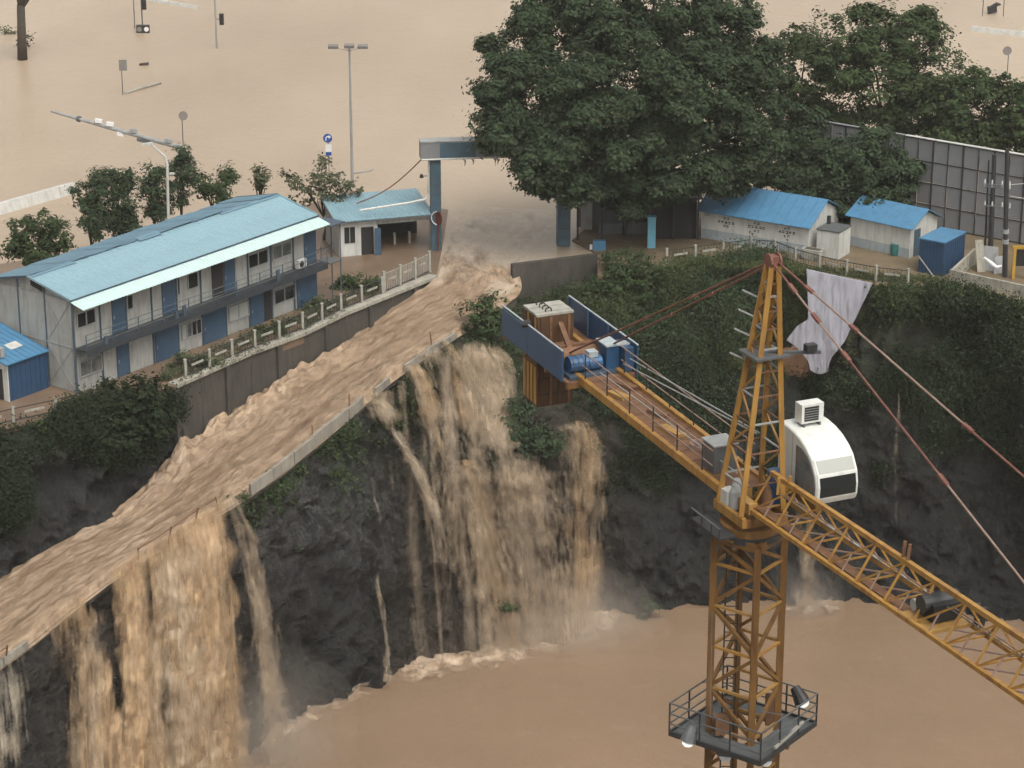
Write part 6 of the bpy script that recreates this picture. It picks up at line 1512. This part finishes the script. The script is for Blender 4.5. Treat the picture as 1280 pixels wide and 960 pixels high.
tarp_zone = bell(CPX, 978, 1100, 4) * bell(CPY, 325, 472, 4)
slope = bell(CPX, 735, 1010, 15) * np.clip(1.15 - tt / .32, 0, 1)
scatter('slope_grass', 'rough green grass and weeds on the slope below the rim fence', CLX, slope * np.clip(gn * 1.6 + .7, 0.02, 1.5) * vis, 6500, 30, .42, .24, 'leaf_grass', 1.0, .25)
scatter('pit_wall_ivy', 'dark creepers hanging down the pit wall below the sheds', CLX, right * np.clip((gn * 1.5 + gn2 * 1.2 + .25 + (.6 - tt * 1.3)), 0, 1.2) ** 1.5 * np.clip(1.2 - tt, 0, 1) * np.clip(.75 - tt, 0, 1) * vis * (1 - .85 * slope) * (1 - np.clip(tarp_zone * 1.15, 0, 1)), 11000, 40, .55, .165, 'leaf_ivy', .4)
scatter('wall_shrubs', 'clumps of shrubs growing out of the pit wall below the sheds', CLX, right * np.clip(gn2 * 2 + gn + .3, 0, 1.2) ** 2 * np.clip(.6 - tt, 0, 1) * vis * (1 - np.clip(tarp_zone * 1.15, 0, 1)), 260, 260, 1.0, .21, 'leaf_dark', .8, .5, .35)
rimband = right * np.clip(.14 - tt, 0, 1) * 8
scatter('rim_creepers', 'brighter green creepers along the rim of the pit', CLX, rimband * np.clip(gn + .6, 0, 1.4) * vis * bell(CPX, 960, 1500, 20) * (1 - np.clip(tarp_zone * 1.15, 0, 1)), 1500, 22, .45, .23, 'leaf_mid', .6)
leftv = bell(CPX, 285, 640, 15) * np.clip(.5 - tt, 0, 1) * np.clip(gn + .1, 0, 1) * bell(CPY, 400, 610, 20)
scatter('rock_weeds', 'moss and weeds on the rock below the ramp kerb', CLX, leftv * vis, 1100, 15, .32, .2, 'leaf_mid', .7)
tb = np.linspace(0, 1, BANK.shape[1])[None] + np.zeros(BANK.shape[:2]); gb = fbm(BANK[..., 0] * .3, BANK[..., 1] * .3, BANK[..., 2] * .3, 3)
scatter('bank_shrubs', 'dark green shrubs and creepers covering the top of the rock bank', BANK, np.clip(.62 - tb + .25 * gb, 0, 1) * np.clip(gb * 1.6 + .6, 0.03, 1.6), 3600, 50, .55, .19, 'leaf_ivy', .6)
scatter('bank_weeds', 'lighter weeds along the upper edge of the rock bank', BANK, np.clip(.22 - tb, 0, 1) * np.clip(gb + .6, 0, 1.4), 500, 20, .4, .24, 'leaf_mid', .8)
# weeds on the terrace and yard
def flat_weeds(name, label, quad, n, mat, leaf=.2, cr=.3, per=14):
    q = [P(x, y, ZT) for x, y in quad]; u, v = rng.random(n)[:, None], rng.random(n)[:, None]; A_ = [np.array(k) for k in q]
    p = (A_[0] * (1 - u) + A_[1] * u) * (1 - v) + (A_[3] * (1 - u) + A_[2] * u) * v
    k = rng.integers(per // 2, per * 2, n); idx = np.repeat(np.arange(n), k); m = len(idx); off = rng.normal(size=(m, 3)) * cr * .6; off[:, 2] = np.abs(off[:, 2])
    tag(put(name, leaf_mesh(name, p[idx] + off, rng.normal(size=(m, 3)) * .6 + np.array([0, -.2, .6]), leaf, mat, .35, rng.random(n)[idx])), label, 'plants', kind='stuff')
flat_weeds('fence_weeds', 'weeds growing between the building and the white fence', [(205, 478), (470, 368), (462, 358), (200, 464)], 330, 'leaf_grey')
flat_weeds('yard_weeds', 'weeds growing along the fence in front of the sheds', [(840, 330), (1180, 358), (1180, 350), (840, 318)], 420, 'leaf_grass')
flat_weeds('coping_weeds', 'weeds on top of the retaining wall coping', [(222, 482), (430, 394), (430, 390), (222, 477)], 160, 'leaf_grey', .15, .2)
# ================================================================== rain haze: one closed box of thin even air round the whole place
hz = bpy.data.materials.new('rain_haze'); hz.use_nodes = True; nt = hz.node_tree; nt.nodes.clear()
pv = nt.nodes.new('ShaderNodeVolumePrincipled'); pv.inputs['Color'].default_value = (.93, .93, .91, 1); pv.inputs['Density'].default_value = .00018; pv.inputs['Anisotropy'].default_value = .3
out = nt.nodes.new('ShaderNodeOutputMaterial'); nt.links.new(pv.outputs[0], out.inputs['Volume'])
tag(MB().quadbox((0, 2275, 17), (5040, 0, 0), (0, 4650, 0), (0, 0, 82)).build('haze', hz), 'thin rain haze hanging over the flooded place', 'haze', kind='stuff')
